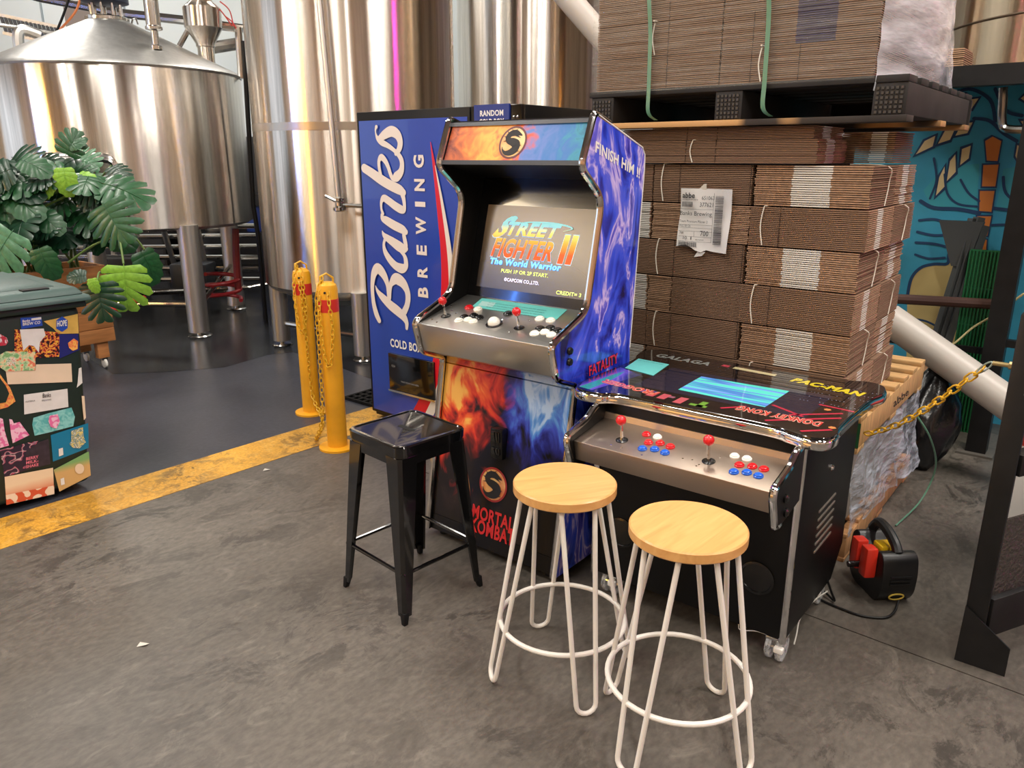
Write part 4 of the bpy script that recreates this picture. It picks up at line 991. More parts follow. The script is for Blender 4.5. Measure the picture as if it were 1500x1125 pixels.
emblem((.355, mz(1.654) - .0016, 1.654), (1, 0, 0), mv, .056, .002, t, rim=(90, 30, 24), disc=(226, 150, 70))
MB().prism([(.213, 1.738), (.54, 1.633), (.54, 1.615), (.213, 1.72)], XI, XO, 'x').build('top_board', BLACK, t, smooth=False)
MB().prism([(.535, 1.63), (.485, .85), (.545, .03), (.525, .03), (.465, .85), (.515, 1.62)], XI, XO, 'x').build('back_board', BLACK, t, smooth=False)
MB().box(XI, XO, .02, .53, .03, .05).build('base_board', BLACK, t)
for x in (.06, .64):
    for y in (.06, .48): MB().lathe([(.022, 0), (.022, .03)], 14, (x, y, 0)).build('foot', RUBBER, t)
# side print
def side(u, v, off=.0015): return on(UF, u, v, X=UW + off)
a, b_, c_ = side(872, 223), side(937, 262), side(873, 206)
lettering('FINISH HIM !!', a, b_ - a, c_ - a, WHITE, t, bold=.028)
a, b_, c_ = side(863, 551), side(905, 531), side(862.5, 536)
lettering('FATALITY', a, b_ - a, c_ - a, INK, t, bold=.10, lift=.0)
lettering('FATALITY', a, b_ - a, c_ - a, mat('fatality_red', (206, 40, 70), .4), t, bold=.02, lift=.0012)
for (y, z) in ((.062, .930), (.062, .889)):
    MB().lathe([(.014, 0), (.015, .006), (.012, .012), (.006, .013)], 18).build('side_button', BLKP, t).matrix_local = Matrix.Translation((UW, y, z)) @ Matrix.Rotation(pi / 2, 4, 'Y')
# paper card on the deck
TEALC = mat('teal_card', (96, 186, 180), .55, var=.04, scale=30)
P = [deck(u, v, .0015) for u, v in ((691, 449), (815, 468), (831, 453.5), (706, 436.5))]
cd = MB().add([UF.w(*p) for p in P] + [UF.w(p.x, p.y, p.z - .001) for p in P], [(0, 1, 2, 3), (7, 6, 5, 4), (0, 4, 5, 1), (1, 5, 6, 2), (2, 6, 7, 3), (3, 7, 4, 0)]).build('notice_card', TEALC, smooth=False)
tag(cd, 'teal printed notice card lying across the upright cabinet\'s control deck', 'card')
for k in range(4):
    a = deck(716 + k * -2, 443 + k * 3.2 + 1, .0022); b_ = deck(800 - k * 3, 455 + k * 3.2 + 1, .0022); c_ = deck(716 + k * -2 + .8, 443 + k * 3.2 - .6, .0022)
    lettering('Hi we are free to play arcade games please play fair and share', UF.w(*a), UF.w(*b_) - UF.w(*a), UF.w(*c_) - UF.w(*a), mat('card_ink', (40, 90, 90), .6), cd, name='card_print')
P = [deck(u, v, .002) for u, v in ((700, 447.5), (721, 449.5), (727, 443.5), (706, 441))]
MB().add([UF.w(*p) for p in P], [(0, 1, 2, 3)]).build('card_box', mat('card_box', (160, 200, 196), .5), cd, smooth=False)

# ================================================================== cocktail arcade table
CF = Fr(.88, 2.159, YA); BW = .73
t = thing('cocktail_arcade_table', 'black cocktail arcade table with printed glass top and chrome edges', 'arcade machine', fr=CF)
MB().prism([(0.006, .09), (.50, .09), (.60, .2), (.60, .775), (.006, .775)], -BW, 0, 'x').build('body', BLACK, t, bev=.003)
for x in (-.004, -BW + .004): MB().tube([(x, .0, .088), (x, .0, .775)], .0115, 10).build('corner_edging', CHROME, t)
TBL = [(-.835, .05), (-.82, -.02), (-.77, -.052), (-.70, -.045), (-.64, -.012), (-.38, -.006), (-.12, -.004), (-.05, -.022), (.02, -.038), (.065, -.015), (.078, .045), (.064, .12), (.06, .3), (.064, .48), (.080, .58), (.06, .665), (.0, .695), (-.06, .668), (-.14, .645), (-.40, .64), (-.68, .645), (-.77, .668), (-.845, .66), (-.885, .60), (-.875, .52), (-.845, .43), (-.838, .2)]
TS = spline(TBL, 5, closed=True)
MB().prism(TS, .772, .806, 'z').build('table_edging', CHROME, t, bev=.009, segs=3)
cx_, cy_ = -.39, .31
GS = [(cx_ + (x - cx_) * .988, cy_ + (y - cy_) * .985) for x, y in TS]
GLASSB = mat('glass_print_black', (12, 12, 16), .12, coat=1.0)
gl = MB().prism(GS, .806, .8135, 'z').build('glass_top', GLASSB, t, bev=.001, segs=1)
def gpatch(label, pts, m, z=.8138):
    mb = MB(); P = [(x, y, z) for x, y in pts]
    ar = sum(pts[i - 1][0] * pts[i][1] - pts[i][0] * pts[i - 1][1] for i in range(len(pts)))
    mb.add(P if ar > 0 else P[::-1], [tuple(range(len(P)))])
    o = mb.build('glass_print', m, gl, smooth=False); o['label'] = label; return o
G = lambda name, rgb: mat('g_' + name, rgb, .15, coat=1.0)
SCR2 = art('table_screen', [(.30, (70, 190, 176)), (.42, (84, 210, 194)), (.5, (60, 120, 190)), (.56, (110, 150, 226)), (.64, (80, 206, 190))], 2.4, .1, 1, (.5, 9, 1), .12, 1.0, emit=.55, loc=(0, .2, 0))
gpatch('teal screen', [(-.515, .375), (-.19, .39), (-.19, .16), (-.505, .165)], SCR2)
gpatch('dark screen border', [(-.66, .42), (-.05, .42), (-.05, .12), (-.66, .12)], G('navy', (26, 30, 52)), .8136)
gpatch('purple river print', [(-.825, .05), (-.80, -.02), (-.74, -.03), (-.70, .25), (-.82, .3)], art('g_river', [(.4, (36, 40, 96)), (.52, (84, 66, 170)), (.62, (110, 84, 190)), (.66, (50, 150, 140))], 4, 0, 0, (4, .6, 1), .15, 1.0))
for k, (x, y, w_, h_, c) in enumerate([(-.60, .06, .05, .035, (80, 64, 150)), (-.565, .035, .03, .05, (190, 80, 96)), (-.52, .03, .03, .06, (190, 84, 96)), (-.455, .02, .03, .07, (196, 90, 100)), (-.40, .03, .06, .02, (110, 160, 60)), (-.375, .03, .022, .06, (110, 160, 60)), (-.49, .06, .02, .02, (150, 90, 110))]):
    gpatch('coloured game block', [(x, y), (x + w_, y), (x + w_, y + h_), (x, y + h_)], G('blk%d' % k, c), .8139)
GR = G('girder', (190, 40, 70))
for (x0, y0, x1, y1) in ((-.10, .13, .03, .25), (-.14, .03, .04, .20), (-.02, .0, .05, .07), (-.18, .2, -.06, .14), (-.06, .30, .055, .29), (-.30, .06, -.24, .13)):
    d = Vector((x1 - x0, y1 - y0)).normalized(); n_ = Vector((-d.y, d.x)) * .006
    gpatch('red girder line', [(x0 + n_.x, y0 + n_.y), (x0 - n_.x, y0 - n_.y), (x1 - n_.x, y1 - n_.y), (x1 + n_.x, y1 + n_.y)], GR, .8140)
gpatch('orange barrel', [(-.02 + .012 * cos(k), .26 + .012 * sin(k)) for k in range(6)], G('barrel', (226, 140, 80)), .8141)
gpatch('orange barrel', [(.045 + .012 * cos(k), .09 + .012 * sin(k)) for k in range(6)], G('barrel', (226, 140, 80)), .8141)
DOT = G('dot', (190, 190, 210)); mb = MB()
for i in range(16):
    for j in range(5):
        if rnd.random() < .8:
            x, y = -.13 + i * .0125, .32 + j * .055 + rnd.uniform(-.004, .004); mb.add([(x, y, .8140), (x + .0035, y, .8140), (x + .0035, y + .0035, .8140), (x, y + .0035, .8140)], [(0, 1, 2, 3)])
mb.build('maze_dots', DOT, gl, smooth=False)
mb = MB()
for i in range(60):
    x, y = rnd.uniform(-.80, -.1), rnd.uniform(.46, .62); mb.add([(x, y, .8140), (x + .002, y, .8140), (x + .002, y + .002, .8140), (x, y + .002, .8140)], [(0, 1, 2, 3)])
mb.build('star_dots', DOT, gl, smooth=False)
def gtext(txt, p, q, h, m, bold=.05, z=.8142):
    p, q = Vector((p[0], p[1], z)), Vector((q[0], q[1], z)); U = q - p; up = Vector((0, 0, 1)).cross(U).normalized() * h
    lettering(txt, p, U, up, m, gl, bold=bold)
gtext('DONKEY KONG', (.01, .125), (-.26, .125), .052, G('dkred2', (240, 190, 170)), .07, .8141); gtext('DONKEY KONG', (.01, .122), (-.26, .122), .046, G('dkred', (206, 52, 50)), .02, .8143)
gtext('PAC-MAN', (-.235, .515), (.02, .475), .06, G('pacyellow', (224, 204, 40)), .06)
gtext('FROGGER', (-.535, .095), (-.775, .125), .05, G('frog2', (236, 150, 130)), .08, .8141); gtext('FROGGER', (-.535, .092), (-.775, .122), .045, G('frog', (200, 80, 70)), .02, .8143)
gtext('GALAGA', (-.80, .535), (-.56, .53), .055, G('gal', (150, 156, 150)), .04)
gpatch('pale score strip', [(-.47, .585), (-.30, .575), (-.30, .545), (-.47, .555)], G('strip', (206, 196, 150)), .8141)
gpatch('red block', [(-.52, .59), (-.49, .588), (-.49, .56), (-.52, .562)], G('rb', (190, 60, 80)), .8141)
# control shelf
DECK2 = mat('worn_deck', (170, 154, 140), .40, 1.0, rvar=.07, scale=40, stretch=(1, 8, 1))
MB().prism([(-.20, .684), (-.187, .612), (.0, .612), (.006, .716)], -BW + .03, -.018, 'x').build('control_shelf', DECK2, t, bev=.004)
MB().prism([(-.006, .712), (.0, .735), (.006, .735), (.006, .712)], -BW + .03, -.018, 'x').build('shelf_flange', DECK2, t)
pl = roundpoly([(.006, .772), (-.055, .768), (-.10, .735), (-.222, .705), (-.226, .68), (-.188, .575), (-.165, .572), (.006, .60)], [0, .03, .04, .015, .02, .012, .01, 0], 4)
for x0 in (-.018, -BW + .01):
    o = MB().prism(pl, x0, x0 + .02, 'x').build('side_cheek', BLACK, t, smooth=False)
    MB().tube([(x0 + .01, a, b) for a, b in pl[1:-1]], .012, 10).build('cheek_edging', CHROME, o)
for (y, z) in ((-.15, .655), (-.135, .605)):
    MB().lathe([(.013, 0), (.014, .006), (.008, .011)], 16).build('side_button', BLKP, t).matrix_local = Matrix.Translation((.002, y, z)) @ Matrix.Rotation(pi / 2, 4, 'Y')
def deck2(u, v):
    d = ray(u, v); C = Vector((0, 0, EYE)) - CF.o; k = .155
    s = (.684 + k * (.2 + C.dot(CF.ey)) - C.z) / (d.z - k * d.dot(CF.ey)); q = C + d * s
    return Vector((q.dot(CF.ex), q.dot(CF.ey), q.z))
TL2 = Matrix.Rotation(atan2(.155, 1), 4, 'X')
joystick(t, deck2(911, 645), TL2, .062, .0175); joystick(t, deck2(1038, 676), TL2, .062, .0175)
knob_set(t, deck2, TL2, [(947, 637, RED), (963, 641, WHITEP), (950, 649, RED), (967, 650, RED), (982, 655, RED), (941, 658, BLUE), (959, 659, BLUE), (974, 664, BLUE), (1076, 669, WHITEP), (1094, 673, WHITEP), (1083, 682, RED), (1102, 684, RED), (1119, 688, RED), (1075, 692, BLUE), (1094, 693, BLUE), (1111, 698, BLUE)], .0125)
for (u, v) in ((895, 652), (910, 656), (1000, 672), (1014, 674), (1020, 683), (1024, 681), (1038, 692), (940, 667), (1145, 670), (898, 612), (1055, 670)):
    MB().lathe([(.0035, 0), (.003, .0015)], 8).build('screw', CHROME, t).matrix_local = Matrix.Translation(deck2(u, v)) @ TL2
# side fittings
for k in range(6):
    z = .318 + k * .03
    MB().bar((.0015, .225, z), (.0015, .405, z + .004), .004, .007).build('vent_slot', mat('slot_metal', (168, 160, 150), .35, .7), t)
MB().lathe([(.011, 0), (.011, .006), (.006, .012)], 14).build('door_lock', CHROME, t).matrix_local = Matrix.Translation((0, .30, .605)) @ Matrix.Rotation(pi / 2, 4, 'Y')
for x in (-.107, -.615):
    g = MB().lathe([(.058, 0), (.058, .006), (.05, .008), (.048, .004), (.02, .006)], 28).build('speaker_grille', BLKP, t); g.matrix_local = Matrix.Translation((x, .006, .285)) @ Matrix.Rotation(pi / 2, 4, 'X')
CLEAR = film_mat('clear_castor', .5, .1, (210, 214, 216), 30, .2)
for x, y in ((-.03, .035), (-BW + .06, .05), (-.045, .46), (-BW + .06, .46)):
    cs = MB().box(x - .03, x + .03, y - .03, y + .03, .078, .09).box(x - .004, x + .004, y - .012, y + .012, .035, .08).build('castor', CHROME, t, bev=.002)
    for s_ in (-1, 1):
        w_ = MB().lathe([(.014, -.012), (.043, -.009), (.0455, 0), (.043, .009), (.014, .012)], 24).build('wheel', CLEAR, cs)
        w_.matrix_local = Matrix.Translation((x + s_ * .018, y, .0455)) @ Matrix.Rotation(pi / 2, 4, 'Y')
    MB().tube([(x - .03, y, .04), (x + .03, y, .04)], .006, 8).build('axle', CHROME, cs)
    MB().box(x + .005, x + .035, y - .05, y - .03, .05, .07).build('brake_tab', WHITE, cs, bev=.003)
# teal card on the glass, in front of the cartons
P = [CF.w(x, y, .8150) for x, y in ((-.80, .30), (-.66, .27), (-.69, .455), (-.83, .46))]
cd = MB().add(P + [p - Vector((0, 0, .001)) for p in P], [(0, 1, 2, 3), (7, 6, 5, 4), (0, 4, 5, 1), (1, 5, 6, 2), (2, 6, 7, 3), (3, 7, 4, 0)]).build('notice_card', TEALC, smooth=False)
tag(cd, 'teal notice card lying on the back left of the glass table top', 'card')
lettering('Hi we are free to play', CF.w(-.815, .43, .8153), CF.ex * .11, CF.ey * .012, MATS['card_ink'], cd, name='card_print')

# ================================================================== stools
def black_stool():
    t = thing('metal_stool', 'black pressed-metal bar stool with slotted square seat', 'stool', loc=(-.385, 2.651, 0), yaw=-44.4)
    Hs = .655; a = .155
    sq = roundpoly([(-a, -a), (a, -a), (a, a), (-a, a)], .035, 6)
    mb = MB(); vs = []; fs = []; rings = [(1.0, Hs - .035), (1.01, Hs - .006), (.985, Hs), (.93, Hs + .001), (.90, Hs - .003)]
    n = len(sq)
    for s_, z in rings: vs += [(x * s_, y * s_, z) for x, y in sq]
    for r in range(len(rings) - 1):
        for k in range(n): l = (k + 1) % n; fs.append((r * n + k, r * n + l, (r + 1) * n + l, (r + 1) * n + k))
    fs.append(tuple((len(rings) - 1) * n + k for k in range(n))); fs.append(tuple(range(n - 1, -1, -1)))
    s = mb.add(vs, fs).build('seat', BLACKG, t)
    slot = roundpoly([(-.045, -.011), (.045, -.011), (.045, .011), (-.045, .011)], .011, 4)
    MB().add([(x, y, Hs - .0025) for x, y in slot], [tuple(range(len(slot)))]).build('hand_slot', mat('slot_black', (2, 2, 2), .9), s, smooth=False)
    MB().prism(roundpoly([(-.152, -.152), (.152, -.152), (.152, .152), (-.152, .152)], .035, 5), Hs - .075, Hs - .036, 'z').build('apron', BLACKG, t)
    for sx in (-1, 1):
        for sy in (-1, 1):
            mb = MB(); rows = []
            for (z, off, wd) in ((Hs - .045, .153, .078), (.35, .170, .058), (.03, .190, .034)):
                o_, w_ = off, wd; q = .012
                pts = [(o_ - w_, o_), (o_ - q, o_), (o_, o_ - q), (o_, o_ - w_), (o_ - .010, o_ - w_), (o_ - .010, o_ - .010), (o_ - w_, o_ - .010)]
                rows.append([(x * sx, y * sy, z) for x, y in pts])
            vs = sum(rows, []); fs = []; m = 7
            for r in range(2):
                for k in range(m):
                    l = (k + 1) % m; f = (r * m + k, r * m + l, (r + 1) * m + l, (r + 1) * m + k); fs.append(f if sx * sy > 0 else f[::-1])
            fs += [tuple(range(m)), tuple(range(2 * m, 3 * m))]
            lg = mb.add(vs, fs).build('leg', BLACKG, t, ang=25)
            MB().hexa([((.158) * sx if 0 else sx * .193 - .018 - .0 if sx > 0 else sx * .193 - .0, sy * .193 - (.018 if sy > 0 else 0), 0) , (sx * .193 + (0 if sx > 0 else .018), sy * .193 - (.018 if sy > 0 else 0), 0), (sx * .193 + (0 if sx > 0 else .018), sy * .193 + (0 if sy > 0 else .018), 0), (sx * .193 - (.018 if sx > 0 else 0), sy * .193 + (0 if sy > 0 else .018), 0)],
                       [(sx * .19 - (.026 if sx > 0 else 0), sy * .19 - (.026 if sy > 0 else 0), .045), (sx * .19 + (0 if sx > 0 else .026), sy * .19 - (.026 if sy > 0 else 0), .045), (sx * .19 + (0 if sx > 0 else .026), sy * .19 + (0 if sy > 0 else .026), .045), (sx * .19 - (.026 if sx > 0 else 0), sy * .19 + (0 if sy > 0 else .026), .045)]).build('rubber_foot', RUBBER, lg, bev=.003)
    z = .19; k = .172
    for p, q in (((-k, -k), (k, -k)), ((k, -k), (k, k)), ((k, k), (-k, k)), ((-k, k), (-k, -k))):
        MB().tube([(p[0], p[1], z), (q[0], q[1], z)], .0075, 8).build('foot_rail', BLACKG, t)
    MB().bar((-.14, -.14, Hs - .08), (.14, .14, Hs - .08), .02, .006).bar((-.14, .14, Hs - .08), (.14, -.14, Hs - .08), .02, .006).build('under_brace', BLACK, t)
black_stool()
def seat_wood():
    m, t, b = nt('stool_wood'); L = t.links.new
    tc = t.nodes.new('ShaderNodeTexCoord'); mp = t.nodes.new('ShaderNodeMapping'); mp.inputs['Scale'].default_value = (1.6, 14, 6); L(tc.outputs['Object'], mp.inputs[0])
    n = t.nodes.new('ShaderNodeTexNoise'); n.inputs['Scale'].default_value = 3.2; n.inputs['Detail'].default_value = 5; n.inputs['Distortion'].default_value = .8; L(mp.outputs[0], n.inputs['Vector'])
    r = t.nodes.new('ShaderNodeValToRGB'); e = r.color_ramp.elements; e[0].position = .3; e[0].color = lin(204, 150, 86); e[1].position = .72; e[1].color = lin(222, 172, 106); L(n.outputs[0], r.inputs[0])
    L(r.outputs[0], b.inputs['Base Color']); b.inputs['Roughness'].default_value = .38; b.inputs['Coat Weight'].default_value = .2; b.inputs['Coat Roughness'].default_value = .2
    return m
WOODS = seat_wood()
def hairpin_stool(label, x, y, yaw, Hs=.66):
    t = thing('wooden_stool', label, 'stool', loc=(x, y, 0), yaw=yaw, group='round stools by the cocktail table')
    R = .157
    st = MB().lathe([(R - .004, Hs - .032), (R, Hs - .028), (R, Hs - .004), (R - .004, Hs), (R * .5, Hs), (.01, Hs)], 56).build('seat', WOODS, t)
    WR = mat('white_wire', (226, 222, 214), .35)
    r = .0075
    for k in range(4):
        a = k * pi / 2; rd = Vector((cos(a), sin(a), 0)); tg = Vector((-sin(a), cos(a), 0))
        P = []
        zt = Hs - .032
        P.append(rd * .118 + tg * .052 + Vector((0, 0, zt)))
        P.append(rd * .227 + tg * .031 + Vector((0, 0, .036)))
        for j in range(1, 8):
            q = pi * j / 8; P.append(rd * (.227 + .005 * sin(q)) + tg * .031 * cos(q) + Vector((0, 0, .036 - .0285 * sin(q))))
        P.append(rd * .227 - tg * .031 + Vector((0, 0, .036)))
        P.append(rd * .118 - tg * .052 + Vector((0, 0, zt)))
        MB().tube(P, r, 10).build('hairpin_leg', WR, t)
    MB().tube([(.198 * cos(2 * pi * k / 48), .198 * sin(2 * pi * k / 48), .19) for k in range(48)], .0078, 10, closed=True).build('foot_ring', WR, t)
    MB().lathe([(.135, Hs - .036), (.135, Hs - .032)], 32).build('mounting_plate', WR, t)
hairpin_stool('round pale-wood stool on white hairpin legs in front of the upright cabinet', .16, 2.15, 15.5)
hairpin_stool('round pale-wood stool on white hairpin legs, the nearest to the viewer', .47, 1.862, 45)
# ================================================================== carton stack on pallets
SF = Fr(1.6, 3.13, YA)
KRAFT = mat('kraft_board', (132, 103, 81), .85, var=.12, scale=30, stretch=(1, 1, 6))
KEDGE = mat('kraft_cut_edge', (166, 132, 104), .85, var=.25, scale=60)
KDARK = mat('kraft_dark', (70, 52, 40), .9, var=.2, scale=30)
KWHITE = mat('printed_white', (226, 222, 212), .7)
KPURP = mat('printed_purple', (62, 52, 84), .7, var=.2, scale=30)
KLIL = mat('printed_lilac', (196, 190, 206), .7, var=.1, scale=40)
STRING = mat('tie_string', (236, 230, 216), .6)
brnd = random.Random(5)
def bundle(label, x0, x1, y0, y1, z0, z1, n=20, front=None, side=None, rough=.0012, fm=0, sm=0, strings=(), sstrings=(), group='bundles of flat cartons on the lower pallet', folds=(), patchm=2, gap=.36):
    """x0.. in the stack's frame; front/side = (from, to) of a white printed patch along that face"""
    w_, d_, h_ = x1 - x0, y1 - y0, z1 - z0
    fr = Fr(*SF.w(x0, y0, 0).xy, YA); fr.o.z = z0
    t = thing('carton_bundle', label, 'carton bundle', fr=fr, group=group)
    mb = MB(); th = h_ / n
    fa, fb = front or (w_ * .33, w_ * .66); ca, cb = side or (d_ * .33, d_ * .66)
    for k in range(n):
        jx, jy = brnd.uniform(-1, 1) * rough, brnd.uniform(-1, 1) * rough
        per = [(0, 0), (fa, 0), (fb, 0), (w_, 0), (w_, ca), (w_, cb), (w_, d_), (0, d_)]
        m = [fm, patchm if front else fm, fm, sm, patchm if side else sm, sm, 0, 0]
        za, zb = k * th, (k + 1) * th - th * gap
        vs = [(x + jx, y + jy, za) for x, y in per] + [(x + jx, y + jy, zb) for x, y in per]
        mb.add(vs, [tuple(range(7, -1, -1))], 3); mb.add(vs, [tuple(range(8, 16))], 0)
        for i in range(8):
            j = (i + 1) % 8; mb.add([vs[i], vs[j], vs[8 + j], vs[8 + i]], [(0, 1, 2, 3)], m[i])
    o = mb.build('cardboard_sheets', [KRAFT, KEDGE, KWHITE if patchm == 2 else KWHITE, KDARK, KPURP, KLIL], t, smooth=False); o['kind'] = 'stuff'
    for s_ in strings:
        MB().tube(spline([(s_ + .03, d_ * .4, h_ + .001), (s_ + .008, .01, h_ + .0015), (s_, -.004, h_ - .006), (s_ - .008, -.005, h_ * .5), (s_ + .004, -.004, .002)], 4), .0024, 6).build('tie_string', STRING, t)
    for s_ in sstrings:
        MB().tube(spline([(w_ * .7, s_ - .03, h_ + .0015), (w_ + .003, s_, h_ - .006), (w_ + .006, s_ + .03, h_ * .6), (w_ + .004, s_ + .01, .002)], 4), .0024, 6).build('tie_string', STRING, t)
    for s_ in folds: MB().box(s_, s_ + .0018, -.0022, .004, .001, h_ - .002).build('fold_line', mat('fold_dark', (58, 42, 32), .9), t)
    return t
ZR = [1.577, 1.42, 1.264, 1.108, .946, .786, .637]
ORD = ['top', 'second', 'third', 'fourth', 'fifth', 'bottom']
for r in range(6):
    z1_, z0_ = ZR[r] - .0035, ZR[r + 1]; od = ORD[r]; odd = r % 2 == 0
    lay = '%s layer of the lower stack' % od
    jx = brnd.uniform(-.008, .008)
    if odd: bundle('flat carton bundle with white patch, right front corner, ' + lay, -.505 + jx, -.075 + jx, -.40, -.035, z0_, z1_, 19, front=(.145, .29), rough=.003, fm=1, sm=0, sstrings=(.20,))
    else: bundle('flat carton bundle tied with string, right front corner, ' + lay, -.515 + jx, -.07 + jx, -.405, -.035, z0_, z1_, 21, side=(.12, .20), rough=.0018, fm=0, sm=1, strings=(.055,), folds=(.12,))
    if r in (0, 2, 4): bundle('flat carton bundle tied with string, front middle, ' + lay, -.95 + jx, -.518 + jx, -.40, -.035, z0_, z1_, 21, strings=(.045,), folds=(.12, .425))
    elif r == 3:
        bundle('narrow carton bundle with frayed edges, front middle, ' + lay, -.95, -.84, -.40, -.035, z0_, z1_, 20, rough=.004, fm=1)
        bundle('plain flat carton bundle, front middle, ' + lay, -.836, -.518, -.40, -.035, z0_, z1_, 24)
    else: bundle('flat carton bundle with frayed edges, front middle, ' + lay, -.95 + jx, -.518 + jx, -.40, -.035, z0_, z1_, 21, rough=.003, fm=1 if r == 1 else 0)
    if odd: bundle('flat carton bundle, left end behind the arcade cabinet, ' + lay, -1.155, -.955, -.40, -.035, z0_, z1_, 22)
    else: bundle('white-edged carton bundle, left end behind the arcade cabinet, ' + lay, -1.155, -.955, -.40, -.035, z0_, z1_, 20, front=(.12, .195), rough=.003, fm=1)
    if odd: bundle('flat carton bundle with white side, right rear corner, ' + lay, -.50, -.08 + jx, -.03, .30, z0_, z1_, 20, side=(.1, .2), rough=.004, sm=1)
    else: bundle('flat carton bundle tied with string, right rear corner, ' + lay, -.50, -.07 + jx, -.03, .31, z0_, z1_, 22, sstrings=(.16,), sm=0, folds=())
g2 = 'loose carton bundles under the upper pallet'
bundle('flat carton bundle just under the upper pallet, lower of two at the front', -1.10, -.27, -.42, -.06, 1.579, 1.668, 14, side=(.10, .2), sm=1, rough=.003, strings=(.33,), folds=(.30, .43), group=g2)
bundle('flat carton bundle just under the upper pallet, upper of two at the front', -1.10, -.29, -.415, -.06, 1.669, 1.716, 8, side=(.10, .2), sm=1, rough=.003, folds=(.30, .43), group=g2)
bundle('small white-ended carton bundle under the upper pallet, at the right rear', -.30, -.10, -.02, .28, 1.579, 1.70, 16, front=(.11, .17), fm=1, rough=.004, group=g2)

# shipping label
pl_ = thing('shipping_label', 'white printed shipping label taped to the carton stack', 'label', fr=SF)
Lx0, Lx1, Lz0, Lz1, LY = -.818, -.592, 1.226, 1.478, -.4105
def lcurl(x, z): return LY - .006 * ((z - 1.36) / .12) ** 2 - .012 * max(0, (x - Lx0) / (Lx1 - Lx0) - .75) - .004 * sin((x + z) * 30)
nx, nz_ = 10, 10; vs = []; fs = []
tear = [.012, .018, .022, .012, .0, -.006, .004, .0, -.002, -.003, -.004]
for j in range(nz_ + 1):
    for i in range(nx + 1):
        x = Lx0 + (Lx1 - Lx0) * i / nx + .008 * (j / nz_); z = Lz0 + tear[i] * (1 - j / nz_) + (Lz1 - Lz0) * j / nz_
        vs.append((x, lcurl(x, z), z))
for j in range(nz_):
    for i in range(nx): a = j * (nx + 1) + i; fs.append((a, a + 1, a + nx + 2, a + nx + 1))
PAPER = mat('label_paper', (228, 226, 222), .6)
o = MB().add(vs, fs).build('paper', PAPER, pl_)
MB().add([(-.735, LY - .003, 1.474), (-.70, LY - .003, 1.474), (-.70, LY - .004, 1.498), (-.712, LY - .004, 1.496)], [(0, 1, 2, 3)]).build('tape', mat('tape', (214, 206, 190), .4), pl_, smooth=False)
MB().add([(-.735, LY - .004, 1.198), (-.70, LY - .004, 1.205), (-.685, LY - .004, 1.222), (-.72, LY - .004, 1.222)], [(0, 1, 2, 3)]).build('torn_scrap', PAPER, pl_, smooth=False)
def ltext(txt, x, z, w_, h_, bold=0.0, m=INK): lettering(txt, (Lx0 + x, LY - .0125, Lz0 + z), (w_, 0, 0), (0, 0, h_), m, pl_, bold=bold, name='label_print')
ltext('abbe', .018, .213, .055, .022, .02); ltext('corrugated packaging', .018, .205, .07, .005)
ltext('651063', .105, .208, .055, .015); ltext('377621', .098, .180, .058, .017)
ltext('Banks Brewing', .012, .138, .142, .022); ltext('Team Premium Pilsner 2', .012, .114, .125, .010)
ltext('PKG 00126', .012, .096, .05, .008); ltext('700', .108, .062, .036, .02); ltext('700', .014, .066, .018, .01); ltext('10', .032, .044, .016, .012); ltext('1', .066, .044, .004, .012); ltext('02/10/23', .088, .042, .036, .006)
mb = MB(); y_ = LY - .0122
for z in (.168, .105, .092, .078, .056, .036): mb.box(Lx0 + .01, Lx0 + .158, y_ - .0004, y_, Lz0 + z, Lz0 + z + .001)
mb.box(Lx0 + .158, Lx0 + .159, y_ - .0004, y_, Lz0 + .036, Lz0 + .235).box(Lx0 + .08, Lx0 + .081, y_ - .0004, y_, Lz0 + .056, Lz0 + .078)
mb.build('label_rules', INK, pl_, smooth=False)
mb = MB(); k = random.Random(3); z = .03
while z < .225:
    h = k.choice([.0012, .0018, .003]); mb.box(Lx0 + .165, Lx0 + .20, y_ - .0004, y_, Lz0 + z, Lz0 + z + h); z += h + k.choice([.0012, .0024])
x = .012
while x < .095:
    h = k.choice([.001, .0016, .0024]); mb.box(Lx0 + x, Lx0 + x + h, y_ - .0004, y_, Lz0 + .014 + .02 * (x < .0), Lz0 + .034); x += h + k.choice([.0012, .002])
x = .018
while x < .065:
    h = k.choice([.001, .0016]); mb.box(Lx0 + x, Lx0 + x + h, y_ - .0004, y_, Lz0 + .178, Lz0 + .198); x += h + k.choice([.0008, .0014])
mb.build('barcodes', mat('barcode_ink', (70, 68, 70), .6), pl_, smooth=False)

# timber pallet under the cartons
def pallet(label, x0, x1, y0, y1, z0, nb, m, th=.022, sh=.11, bottoms=3, green=True, name='timber_pallet'):
    t = thing(name, label, 'pallet', fr=Fr(*SF.w(x0, y0, 0).xy, YA)); t.location.z = z0
    w_, d_ = x1 - x0, y1 - y0
    for i in range(bottoms):
        y = i * (d_ - .1) / (bottoms - 1); MB().box(0, w_, y, y + .1, 0, th).build('bottom_board', m, t, bev=.002)
    for i, x in enumerate((0, (w_ - .045) / 2, w_ - .045)):
        s = MB().box(x, x + .045, .004, d_ - .004, th, th + sh).build('stringer', m, t, bev=.003)
        if green and i == 2: MB().box(x - .001, x + .046, .002, .0045, th + .004, th + sh - .004).build('green_paint', mat('green_paint', (30, 86, 48), .6), s)
    for i in range(nb):
        y = i * (d_ - .09) / (nb - 1); MB().box(0, w_, y, y + .09, th + sh, th * 2 + sh).build('top_board', m, t, bev=.003)
    return t
pt = pallet('pale timber pallet with gapped boards under the carton stack', -1.16, 0, -.40, .745, .481, 7, WOODR)
a, b_, c_ = on(SF, 1309, 597, X=.001), on(SF, 1331, 578, X=.001), on(SF, 1309, 586, X=.001)
